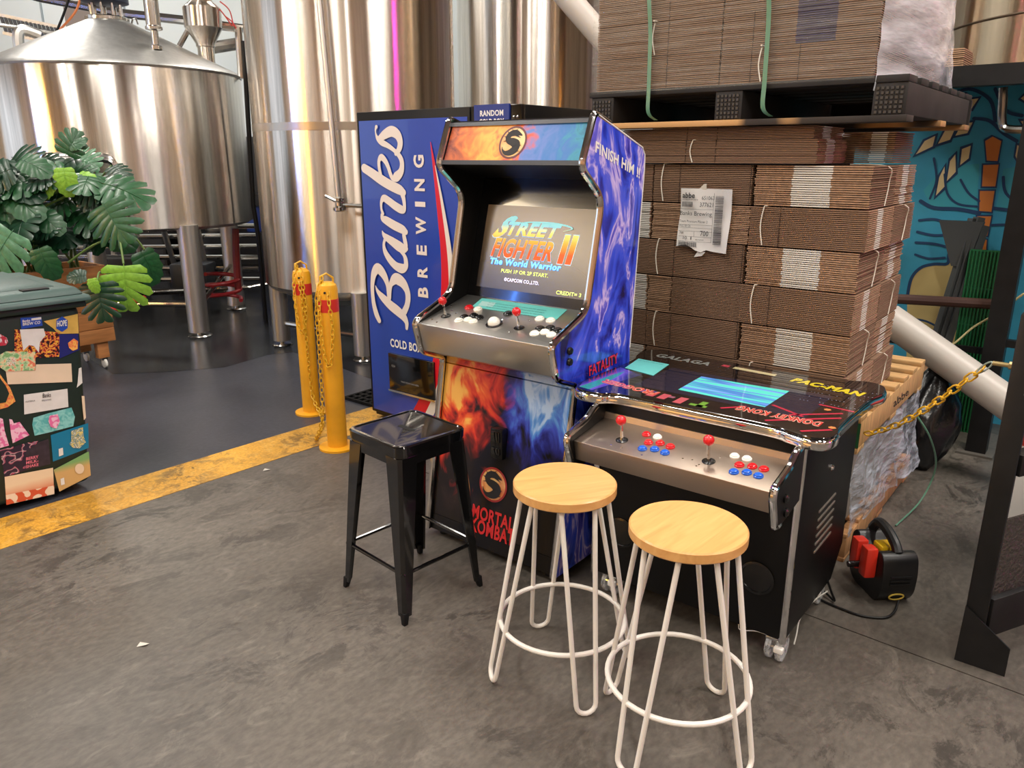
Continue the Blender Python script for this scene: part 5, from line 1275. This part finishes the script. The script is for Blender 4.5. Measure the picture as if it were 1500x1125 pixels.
tofr = lambda p: Vector((p.x + 1.16, p.y + .40, p.z - .481))
lettering('abbe', tofr(a), tofr(b_) - tofr(a), tofr(c_) - tofr(a), INK, pt, bold=.01)
pallet('timber pallet on the floor under the plastic-wrapped load', -1.16, 0, -.38, .745, 0, 7, mat('pallet_wood_dark', (176, 128, 84), .8, var=.25, scale=9, stretch=(1, 8, 1)), .018, .09, green=False)
# wrapped load between the pallets
LOADG = mat('grey_board', (172, 166, 158), .7, var=.12, scale=5)
wl = thing('wrapped_load', 'plastic-wrapped pale boxes between the two lower pallets', 'boxes', fr=SF)
for i, (x0, x1) in enumerate(((-1.12, -.58), (-.57, -.045))):
    for j, (y0, y1) in enumerate(((-.35, .16), (.17, .70))):
        MB().box(x0, x1, y0, y1, .127, .478).build('box', LOADG, wl, bev=.006)
FILM = film_mat('stretch_film', .55, .10, (206, 212, 226), 9, .9)
vs = []; fs = []; nr = random.Random(9); NX, NZ = 26, 14
for j in range(NZ + 1):
    for i in range(NX + 1):
        y = -.38 + 1.06 * i / NX; z = .10 + .40 * j / NZ
        f = .5 + .5 * sin(i * .8 + j * .5 + 2 * sin(i * .37))
        vs.append((-.02 + .022 * f + nr.uniform(0, .009) + .05 * (1 - j / NZ) * (i / NX) ** 2, y + .012 * sin(j * 1.3), z + nr.uniform(-.008, .008)))
for j in range(NZ):
    for i in range(NX): a = j * (NX + 1) + i; fs.append((a, a + 1, a + NX + 2, a + NX + 1))
MB().add(vs, fs).build('film_drape', FILM, wl, ang=80)
# ================================================================== upper pallet and wrapped load
BLKW = mat('black_timber', (34, 31, 30), .75, var=.4, scale=9)
UZ = 1.718
t = thing('upper_pallet', 'dark upper pallet resting on top of the carton stack', 'pallet', fr=SF)
brd = art('patchy_board', [(.40, (40, 34, 30)), (.47, (52, 44, 38)), (.52, (196, 150, 96)), (.7, (206, 160, 108))], 2.4, .3, 1, (1, .2, .2), .8, 0)
for y in (-.47, .1, .63): MB().box(-1.24, .03, y, y + .1, UZ, UZ + .022).build('bottom_board', brd, t, bev=.002)
for x in (-1.24, -.67, -.09):
    s = MB().box(x, x + .11, -.455, .72, UZ + .022, UZ + .128).build('stringer', BLKW, t, bev=.004)
    g = MB()
    for i in range(6):
        for j in range(6): g.box(x + .010 + i * .0155, x + .019 + i * .0155, -.460, -.455, UZ + .028 + j * .0155, UZ + .037 + j * .0155)
    g.build('end_grid', mat('grid_grey', (58, 55, 52), .5), s)
for i in range(7):
    y = -.46 + i * .182; MB().box(-1.25, .02, y, y + .12, UZ + .128, UZ + .152).build('top_board', BLKW, t, bev=.003)
MB().box(-1.24, .03, .70, .72, UZ + .022, UZ + .128).build('back_board', BLKW, t)  # added black board that keeps the gap between the stringers dark
UB = UZ + .153; g3 = 'wrapped carton bundles on the upper pallet'
for k, (lb, x0, x1, z0, z1, kw) in enumerate([
    ('wrapped carton bundle, bottom left on the upper pallet', -1.22, -.665, UB, UB + .124, dict(folds=(.33,))),
    ('wrapped carton bundle tied with string, bottom right on the upper pallet', -.66, -.10, UB, UB + .124, dict(strings=(.16,), folds=(.12, .3))),
    ('wrapped carton bundle with dark printed patch, second layer right on the upper pallet', -.66, -.10, UB + .125, UB + .25, dict(front=(.28, .42), patchm=4, folds=(.12,))),
    ('wrapped carton bundle tied with string, second layer left on the upper pallet', -1.22, -.665, UB + .125, UB + .25, dict(strings=(.27,), folds=(.33,))),
    ('wrapped carton bundle, third layer right on the upper pallet', -.66, -.10, UB + .251, UB + .375, dict(front=(.28, .42), patchm=4)),
    ('wrapped carton bundle, third layer left on the upper pallet', -1.22, -.665, UB + .251, UB + .375, dict(folds=(.33,)))]):
    bundle(lb, x0, x1, -.45, .62, z0, z1, 18, rough=.0015, group=g3, **kw)
wr = thing('stretch_wrap', 'clear glossy stretch wrap around the upper carton load', 'plastic wrap', fr=SF)
FILMF = film_mat('stretch_wrap_front', .12, .16, (225, 220, 206), 5, .8)
FILMF.node_tree.nodes['Mapping'].inputs['Scale'].default_value = (.6, .6, 26)
FILMR = film_mat('stretch_wrap_end', .62, .2, (232, 238, 248), 4.0, .7)
FILMR.node_tree.nodes['Mapping'].inputs['Scale'].default_value = (.5, .5, 2.2); FILMR.node_tree.nodes['Mapping'].inputs['Rotation'].default_value = (.9, 0, 0)
vs = []; fs = []; NX, NZ = 30, 18
for j in range(NZ + 1):
    for i in range(NX + 1):
        x = -1.235 + 1.145 * i / NX; z = UB - .01 + .39 * j / NZ
        vs.append((x, -.462 - .006 * abs(sin(j * 2.2 + i * .25)) - nr.uniform(0, .004), z))
for j in range(NZ):
    for i in range(NX): a = j * (NX + 1) + i; fs.append((a, a + 1, a + NX + 2, a + NX + 1))
MB().add(vs, fs).build('front_film', FILMF, wr, ang=80)
vs = []; fs = []; NY = 26
for j in range(NZ + 1):
    for i in range(NY + 1):
        s_ = i / NY; y = -.465 + 1.12 * s_; z = UB - .05 * s_ + .43 * j / NZ - .05 * (1 - j / NZ)
        bul = .10 * sin(pi * min(1, s_ * 1.1)) * (.4 + .6 * j / NZ) + .05 * (1 - j / NZ) * s_
        vs.append((-.09 + bul + .005 * abs(sin(i * .9 + j * .8)), y, z))
for j in range(NZ):
    for i in range(NY): a = j * (NY + 1) + i; fs.append((a, a + 1, a + NY + 2, a + NY + 1))
MB().add(vs, fs).build('end_film', FILMR, wr, ang=80)
GS_ = mat('green_strap', (92, 138, 114), .4)
def strap(P, hw=.0085):
    mb = MB(); vs = []; fs = []
    for x, y, z in P: vs += [(x - hw, y, z), (x + hw, y, z), (x + hw, y - .0012, z), (x - hw, y - .0012, z)]
    for i in range(len(P) - 1):
        for k in range(4): l = (k + 1) % 4; fs.append((4 * i + k, 4 * i + l, 4 * i + 4 + l, 4 * i + 4 + k))
    return mb.add(vs, fs)
for k, x in enumerate((-.957, -.475)):
    s = strap(spline([(x - .012, -.30, UB + .40), (x - .01, -.474, UB + .385), (x, -.476, UB + .2), (x + .004, -.476, UB), (x + .006, -.474, UZ + .06), (x + .03, -.45, UZ + .03)], 5)).build('packing_strap', GS_)
    at(s, SF); tag(s, ['green packing strap around the upper load, the left one', 'green packing strap around the upper load, the right one'][k], 'strap', 'green straps on the upper load')
# red tape roll peeking behind the cabinet
o = MB().lathe([(.03, 0), (.045, 0), (.045, .04), (.03, .04)], 20).build('tape_roll', mat('tape_red', (196, 40, 44), .3)); o.location = SF.w(-1.02, -.46, 1.579); o.rotation_euler = (0, 0, 0)
bpy.data.objects.remove(o)

# ================================================================== mezzanine, mural wall and the things before it
bz = on(SF, 1460, 93, Y=1.33).z
t = thing('mezzanine_platform', 'black steel mezzanine platform above the mural', 'platform', fr=SF)
MB().box(-.75, 5, 1.33, 1.43, bz - .1, bz).build('front_beam', STEELBLK, t)
MB().box(-.75, 5, 1.43, 6.5, bz - .05, bz - .005).build('deck', mat('deck_brown', (74, 62, 54), .7), t)
for x in (.22, 1.0):
    p = MB().box(x - .05, x + .05, 1.33, 1.43, .012, bz - .1).build('post', STEELBLK, t)
    MB().box(x - .09, x + .09, 1.29, 1.47, 0, .012).build('base_plate', mat('plate_grey', (84, 80, 74), .5), p)
MB().box(.22, 1.0, 1.36, 1.40, .62, .66).build('cross_rail', STEELBLK, t)
tp = far(1640, 60, 7.2); 
TA = Vector((7.2 * sin(radians(38)), 7.2 * cos(radians(38)), 0))
t = thing('mezzanine_tank', 'warm-toned stainless tank standing on the mezzanine at the upper right', 'tank', loc=(TA.x, TA.y, bz))
MB().lathe([(1.35, .0), (1.35, 1.2), (1.35, 2.6)], 96).build('shell', steel('stainless_warm', (206, 186, 160), .2, .08), t)
MB().lathe([(1.352, .40), (1.356, .408), (1.352, .416)], 96).build('seam', mat('seam', (120, 104, 88), .4, 1.0), t)
for a in (200, 240, 280, 320): MB().lathe([(.05, 0), (.05, .12)], 12, (1.1 * cos(radians(a)), 1.1 * sin(radians(a)), 0)).build('foot', PIPE, t)
# mural
WY = 2.0
MURB = mat('mural_teal', (54, 154, 190), .6, var=.14, scale=3)
mw = MB().box(-.80, 4.5, WY, WY + .1, 0, bz - .05).build('wall_mural', MURB, smooth=False); at(mw, SF); struct(mw, 'wall painted with a teal mural')
NAVY = mat('mural_navy', (22, 62, 104), .6); CREAM = mat('mural_cream', (222, 204, 156), .6, var=.06, scale=6); ORAN = mat('mural_orange', (206, 124, 52), .6, var=.08, scale=6); OLIVE = mat('mural_sand', (196, 176, 118), .65, var=.1, scale=4); TEAL2 = mat('mural_aqua', (60, 164, 184), .6)
def zm(x, y): return (1200 + .391 * x, 60 + .391 * y)
def mural(name, pts, m, off, sm=True):
    P = [on(SF, *zm(x, y), Y=WY - off) for x, y in pts]
    q = MB().add(P, [tuple(range(len(P)))]).build(name, m, mw, smooth=False)
    if q.data.polygons[0].normal.y > 0: q.data.flip_normals()
    return q
def mstroke(pts, wd, off=.004):
    P = [on(SF, *zm(x, y), Y=WY - off) for x, y in pts]
    mb = MB(); ribbon(mb, [(p.x, p.z, wd * .62) for p in P], (0, WY - off, 0), (1, 0, 0), (0, 0, 1), 5); mb.build('painted_line', NAVY, mw, smooth=False)
def grow(pts, k):
    cx = sum(p[0] for p in pts) / len(pts); cy = sum(p[1] for p in pts) / len(pts)
    return [(cx + (x - cx) * k + (4 if x > cx else -4), cy + (y - cy) * k + (4 if y > cy else -4)) for x, y in pts]
mural('painted_body', [(390, 560), (470, 470), (600, 460), (590, 640), (420, 620)], TEAL2, .002)
mural('painted_body', [(690, 480), (790, 460), (830, 620), (660, 640)], TEAL2, .002)
for q in [[(475, 225), (540, 200), (560, 215), (490, 250)], [(520, 250), (560, 220), (597, 215), (570, 255)], [(362, 425), (395, 375), (435, 355), (425, 395)], [(445, 385), (480, 320), (520, 305), (490, 370)], [(510, 355), (535, 310), (575, 305), (555, 345)], [(437, 580), (450, 510), (470, 470), (470, 545)], [(478, 525), (490, 450), (510, 425), (512, 490)], [(528, 465), (535, 405), (568, 392), (560, 440)], [(735, 430), (742, 390), (772, 405), (750, 465)], [(770, 470), (775, 420), (805, 440), (790, 500)], [(755, 215), (780, 195), (820, 205), (790, 240)], [(755, 300), (790, 300), (820, 340), (780, 340)], [(560, 270), (575, 305), (575, 306), (560, 272)]][:12]:
    mural('leaf_outline', grow(q, 1.22), NAVY, .004); mural('painted_leaf', q, CREAM, .006)
for q in [[(622, 375), (650, 358), (682, 375), (668, 450), (628, 448)], [(615, 465), (672, 463), (660, 545), (610, 545)], [(602, 562), (657, 562), (645, 640), (600, 637)], [(592, 657), (645, 657), (630, 730), (588, 725)], [(590, 745), (628, 745), (625, 790), (588, 790)]]:
    mural('segment_outline', grow(q, 1.06), NAVY, .004); mural('painted_segment', q, ORAN, .006)
mural('sand_shape', [(320, 1600), (330, 960), (345, 890), (380, 850), (430, 836), (480, 834), (486, 800), (500, 778), (530, 760), (560, 765), (590, 800), (600, 1600)], OLIVE, .003)
for pts, wd in (([(330, 960), (345, 890), (380, 850), (430, 836), (480, 834), (486, 800), (500, 778), (530, 760)], .03), ([(380, 600), (430, 625), (520, 630), (600, 645)], .035), ([(375, 672), (430, 668), (480, 682)], .025), ([(368, 715), (430, 728), (500, 724)], .025), ([(362, 755), (430, 760), (490, 775)], .025), ([(360, 800), (410, 815), (470, 812)], .022), ([(640, 690), (700, 688), (780, 690)], .022), ([(640, 625), (700, 632), (790, 640)], .03), ([(470, 500), (480, 570), (520, 610), (590, 620)], .02), ([(530, 520), (560, 570), (600, 600)], .02), ([(690, 510), (700, 570), (760, 620)], .025), ([(480, 215), (560, 180), (640, 220), (660, 300)], .03), ([(580, 290), (640, 300), (690, 345), (740, 375)], .03), ([(660, 180), (700, 260), (760, 280)], .03), ([(430, 440), (440, 520), (415, 590)], .02), ([(345, 1040), (400, 1050), (460, 1080)], .02)):
    mstroke(pts, wd)
pr = mat('brown_rail', (78, 52, 44), .5)
p0, p1 = on(SF, 1300, 437, Y=1.62), on(SF, 1480, 447, Y=1.62)
o = MB().tube([p0, p1], .03, 10).build('pipe_rail', pr); at(o, SF); tag(o, 'dark brown horizontal pipe rail in front of the mural', 'rail')
p0, p1 = on(SF, 1290, 496, Y=1.55), on(SF, 1465, 517, Y=1.55)
o = MB().bar(p0, p1, .03, .035).build('steel_rail', STEELBLK); at(o, SF); tag(o, 'thin black steel bar low in front of the mural', 'rail')
# leaning steel angles
for k, (u0, v0, u1, v1, lb) in enumerate([(1424, 320, 1386, 640, 'grey steel angle leaning on the mural, the left one'), (1432, 318, 1394, 640, 'grey steel angle leaning on the mural, the middle one'), (1438, 330, 1402, 640, 'grey steel angle leaning on the mural, the right one')]):
    a = on(SF, u0, v0, Y=1.80); b_ = onz(u1, v1, .0); b_ = SF.l(b_); b_ = Vector((a.x - .14 + .0 * k, 1.62, .0))
    o = MB().bar(a, b_, .05, .012).bar(a + Vector((.022, -.02, 0)), b_ + Vector((.022, -.02, 0)), .012, .05).build('steel_angle', mat('angle_grey', (74, 78, 78), .5, .3)); at(o, SF); tag(o, lb, 'steel angle', 'steel angles leaning on the mural')
o_ = on(SF, 1413, 324, Y=1.76)
o = MB().hexa([(o_.x - .03, 1.74, o_.z - .26), (o_.x + .05, 1.74, o_.z - .26), (o_.x + .05, 1.80, o_.z - .26), (o_.x - .03, 1.80, o_.z - .26)], [(o_.x - .13, 1.74, o_.z), (o_.x + .10, 1.74, o_.z), (o_.x + .10, 1.80, o_.z), (o_.x - .13, 1.80, o_.z)]).build('steel_bracket', MATS['angle_grey']); at(o, SF); tag(o, 'grey triangular steel bracket at the top of the leaning angles', 'bracket')
# green mesh panel
GRN = mat('green_plastic', (22, 104, 58), .45)
a, b_, c_ = on(SF, 1428, 367, Y=1.72), on(SF, 1474, 367, Y=1.72), on(SF, 1428, 640, Y=1.72)
t = thing('green_mesh_panel', 'green plastic mesh panel standing against the mural', 'panel', fr=SF)
gx0, gx1, gz1 = a.x - .02, b_.x + .04, a.z
MB().box(gx0, gx1, 1.72, 1.73, 0, gz1).build('sheet', GRN, t)
for i in range(13):
    x = gx0 + (gx1 - gx0) * i / 12; MB().box(x - .004, x + .004, 1.705, 1.72, 0, gz1).build('rib', GRN, t)
for j in range(6):
    z = gz1 * j / 5.01; MB().box(gx0, gx1, 1.71, 1.72, z, z + .01).build('cross_rib', GRN, t)
# white pvc pipes
PVC = mat('pvc_white', (184, 178, 170), .4)
p0, p1 = SF.w(*on(SF, 1300, 466, Y=1.0)), SF.w(*on(SF, 1520, 622, Y=.92))
o = MB().tube([p0 - p0, p1 - p0], .082, 20).build('transfer_pipe', PVC); o.location = p0; tag(o, 'thick white plastic pipe slanting down behind the carton stack', 'pipe')
p0, p1 = far(800, -40, 4.8), far(905, 82, 4.65)
o = MB().tube([p0 - p0, p1 - p0], .066, 20).build('transfer_pipe', PVC); o.location = p0; tag(o, 'white plastic pipe slanting behind the wrapped load at top centre', 'pipe')
# vertical pipe with elbow on the mural, upper right
e0, e1, e2, e3 = (on(SF, 1470, 128, Y=1.6), on(SF, 1468, 175, Y=1.6), on(SF, 1473, 188, Y=1.6), on(SF, 1500, 190, Y=1.6))
o = MB().tube(spline([e0, (e0 + e1) / 2, e1, e2, e3], 5), .022, 10).build('elbow_pipe', PIPE); at(o, SF); tag(o, 'steel elbow pipe hanging under the mezzanine', 'pipe')
# purple bundle on the platform
q = on(SF, 1388, 78, Y=1.45)
pb = bundle('small purple-edged carton bundle on the edge of the mezzanine', q.x - .09, q.x + .10, 1.34, 1.6, bz + .001, bz + .09, 9, front=(.02, .10), patchm=4, fm=1, rough=.004, group='loose carton on the mezzanine')
# rubbish bag
def bag():
    c = onz(1362, 692); mb = MB(); n, m = 22, 14; vs = []; fs = []
    k = random.Random(4)
    for j in range(m + 1):
        v = j / m; r = (.165 * sin(pi * min(1, v * .86 + .12)) ** .7) * (1 - .45 * v * v) + .01; z = .56 * v
        for i in range(n):
            a = 2 * pi * i / n; rr = r * (1 + .10 * sin(3 * a + 5 * v) + .07 * sin(7 * a - 9 * v)) + k.uniform(-.006, .006)
            vs.append((rr * cos(a) + .05 * v, rr * sin(a), z))
    for j in range(m):
        for i in range(n): l = (i + 1) % n; fs.append((j * n + i, j * n + l, (j + 1) * n + l, (j + 1) * n + i))
    fs.append(tuple(range(n - 1, -1, -1))); fs.append(tuple(m * n + i for i in range(n)))
    o = mb.add(vs, fs).build('rubbish_bag', mat('bag_black', (10, 11, 14), .22, bump=.5, bscale=14), ang=70); o.location = c + Vector((-.02, .13, 0)); return o
tag(bag(), 'crumpled shiny black rubbish bag behind the wrapped load', 'bag')
bx = MB().box(0, .32, 0, .30, 0, .40).build('cardboard_box', mat('brown_paper', (150, 112, 80), .75, var=.15, scale=6, bump=.3, bscale=9), bev=.012); at(bx, Fr(2.27, 4.47, -32)); tag(bx, 'brown paper-wrapped box behind the black rubbish bag', 'box')
o = MB().bar((0, 0, 0), (.05, .0, .5), .05, .04).bar((0, -.06, .006), (0, .1, .006), .12, .012).build('steel_bracket_post', STEELBLK); at(o, Fr(2.42, 4.12, YA)); tag(o, 'short black steel bracket standing beside the brown box', 'bracket')
# ================================================================== steel gate at the right
GFR = Fr(1.477, 2.198, -38.4)
t = thing('steel_gate', 'black steel stair gate with checker-plate panel at the right edge', 'gate', fr=GFR)
R45 = radians(62)                             # the leaf turns away to the right
dv = Vector((cos(R45), sin(R45), 0))
MB().box(0, .062, 0, .05, .0, 1.165).build('post', STEELBLK, t, bev=.004)
MB().add([(-.004, -.008, 0), (.14, -.008, 0), (.14, -.008, .10), (.0, -.008, .205), (-.004, -.002, 0), (.14, -.002, 0), (.14, -.002, .10), (.0, -.002, .205)], [(0, 1, 2, 3), (7, 6, 5, 4), (0, 4, 5, 1), (1, 5, 6, 2), (2, 6, 7, 3), (3, 7, 4, 0)]).build('gusset_plate', STEELBLK, t, smooth=False)
b0 = Vector((.05, .03, 0))
for z, h in ((.17, .14), (.70, .07), (1.13, .07)):
    MB().bar(b0 + Vector((0, 0, z)), b0 + dv * .9 + Vector((0, 0, z)), .05, h).build('rail', STEELBLK, t, bev=.003)
MB().bar(b0 + dv * .88, b0 + dv * .88 + Vector((0, 0, 1.165)), .06, .06).build('end_post', STEELBLK, t)
CHK = mat('checker_plate', (92, 88, 84), .3, .7, bump=.8, bscale=70)
MB().bar(b0 + Vector((0, 0, .37)) + dv * .0, b0 + dv * .86 + Vector((0, 0, .37)), .008, .28).build('checker_panel', CHK, t)
MB().lathe([(.007, 0), (.007, .05)], 10).lathe([(.012, .0), (.012, .008)], 6).build('eye_bolt', mat('brass', (176, 156, 110), .35, .8), t).matrix_local = Matrix.Translation((0, .02, 1.005)) @ Matrix.Rotation(-pi / 2, 4, 'Y')
for z in (1.0, .93): MB().lathe([(.006, 0), (.006, .006)], 8).build('rivet', CHROME, t).matrix_local = Matrix.Translation((.05, 0, z)) @ Matrix.Rotation(pi / 2, 4, 'X')
hk = GFR.w(-.05, .02, 1.005); en = SF.w(.015, -.385, .565)
dd = (en - hk).normalized()
c1 = hk + dd * .06
MB_ = MB().tube([Vector((0, 0, 0)) + dd * .035 * (1 - cos(a)) + Vector((0, 0, 1)) * .011 * sin(a) for a in [2 * pi * k / 16 for k in range(16)]], .0028, 6, closed=True).build('carabiner', mat('pale_green_steel', (176, 190, 176), .35, .4)); MB_.location = hk; tag(MB_, 'pale snap hook joining the yellow chain to the gate', 'hook')
chain('barrier_chain', 'yellow plastic barrier chain strung from the gate to the pallet corner', [c1, c1 + (en - c1) * .33 + Vector((0, 0, -.03)), c1 + (en - c1) * .66 + Vector((0, 0, -.035)), en], .050, .023, .0033, CHAINY)
wb = thing('white_tub', 'white plastic tub with red lid edge behind the gate', 'tub', loc=far(1556, 640, 3.5))
wb.location.z = 0
MB().lathe([(.16, 0), (.18, .5), (.185, .55)], 24).build('body', WHITE, wb); MB().lathe([(.187, .55), (.19, .6), (.17, .62)], 24).build('lid', mat('lid_red', (170, 50, 40), .4), wb)
# ================================================================== portable air compressor
KF = Fr(1.362, 2.515, 4)
t = thing('air_compressor', 'black portable air compressor with red and yellow parts on the floor', 'compressor', fr=KF)
side_p = roundpoly([(.03, .0), (.0, .045), (-.006, .12), (.004, .185), (.03, .205), (.07, .19), (.10, .165), (.16, .17), (.20, .215), (.235, .19), (.245, .10), (.23, .03), (.19, 0)], .02, 3)
MB().prism(side_p, .0, .135, 'x').build('housing', mat('compressor_black', (20, 20, 21), .4), t, bev=.014, segs=3)
MB().tube(spline([(.068, .035, .195), (.068, .06, .222), (.068, .12, .248), (.068, .18, .25), (.068, .215, .21)], 4), .019, 10).build('handle', MATS['compressor_black'], t)
MB().box(.035, .10, .085, .15, .165, .195).build('yellow_cap', mat('compressor_yellow', (226, 184, 30), .4), t, bev=.01)
for y in (.04, .11): MB().box(-.045, .0, y, y + .05, .09, .21).build('red_box', mat('compressor_red', (206, 50, 34), .35), t, bev=.008)
for z in (.085, .10, .115): MB().box(.03, .11, -.009, -.002, z, z + .006).build('vent_rib', MATS['compressor_black'], t)
MB().tube([(.07 + .028 * cos(2 * pi * k / 20), .0 - .004 + .02 * (1 - (.03 + .014 * sin(2 * pi * k / 20)) / .06), .03 + .014 * sin(2 * pi * k / 20)) for k in range(20)], .003, 6, closed=True).build('socket_ring', mat('socket_yellow', (206, 180, 80), .4), t)
MB().tube([(-.0, .1, .12), (-.08, .1, .12)], .012, 10).build('hose_coupling', BLKP, t)
# ================================================================== cables and straps on the floor
def floor_run(name, label, pxs, r, m, cat, zs=None):
    P = [onz(u, v, (zs[i] if zs else r)) for i, (u, v) in enumerate(pxs)]
    b0 = P[0].copy(); o = MB().tube(spline([p - b0 for p in P], 6), r, 8).build(name, m); o.location = b0
    return tag(o, label, cat)
floor_run('power_cable', 'black power cable from the compressor along the floor to the arcade table', [(1316, 880), (1310, 896), (1295, 905), (1262, 902), (1228, 890), (1205, 880), (1196, 872), (1206, 866), (1222, 880), (1218, 868), (1212, 850)], .0045, BLACK, 'cable', [.03, .012, .005, .005, .005, .005, .01, .02, .01, .05, .11])
floor_run('grey_cable', 'thin pale cord hanging from the arcade table to its castor', [(1212, 866), (1190, 882), (1172, 906), (1167, 928), (1163, 944)], .0026, mat('grey_cord', (170, 168, 160), .5), 'cable', [.10, .09, .08, .07, .05])
floor_run('cord_and_highlight', 'thin white cable doubling as the highlight on the lower edge of the arcade table', [(886, 838), (940, 858), (1010, 884), (1075, 908), (1084, 922), (1110, 925), (1138, 936)], .0018, WHITE, 'cord', [.09, .088, .086, .08, .06, .082, .085])  # white cord also draws the highlight along the bottom edge
floor_run('green_strap', 'loose green packing strap curling from the wrapped load to the floor', [(1344, 610), (1362, 640), (1371, 675), (1364, 705), (1345, 738), (1312, 770)], .004, GS_, 'strap', [.50, .40, .24, .12, .03, .005])
floor_run('yellow_cord', 'thin yellow cord sagging in front of the green mesh panel', [(1365, 518), (1395, 505), (1425, 480), (1455, 462), (1500, 430)], .006, mat('cord_tan', (196, 184, 130), .6), 'cord', [.52, .58, .68, .76, .9])
# a few paper scraps on the floor
k = random.Random(12); SCR = mat('paper_scrap', (196, 190, 180), .8)
for i, (u, v, lb) in enumerate([(385, 690, 'small pale scrap on the floor beside the yellow line'), (200, 948, 'tiny pale fleck on the floor, lower left'), (800, 690, 'tiny white scrap beneath the table')][:2]):
    p = onz(u, v); o = MB().add([(0, 0, .001), (.03, .004, .006), (.035, .02, .001), (.005, .018, .008)], [(0, 1, 2, 3)]).build('paper_scrap', SCR); o.location = p; tag(o, lb, 'scrap')
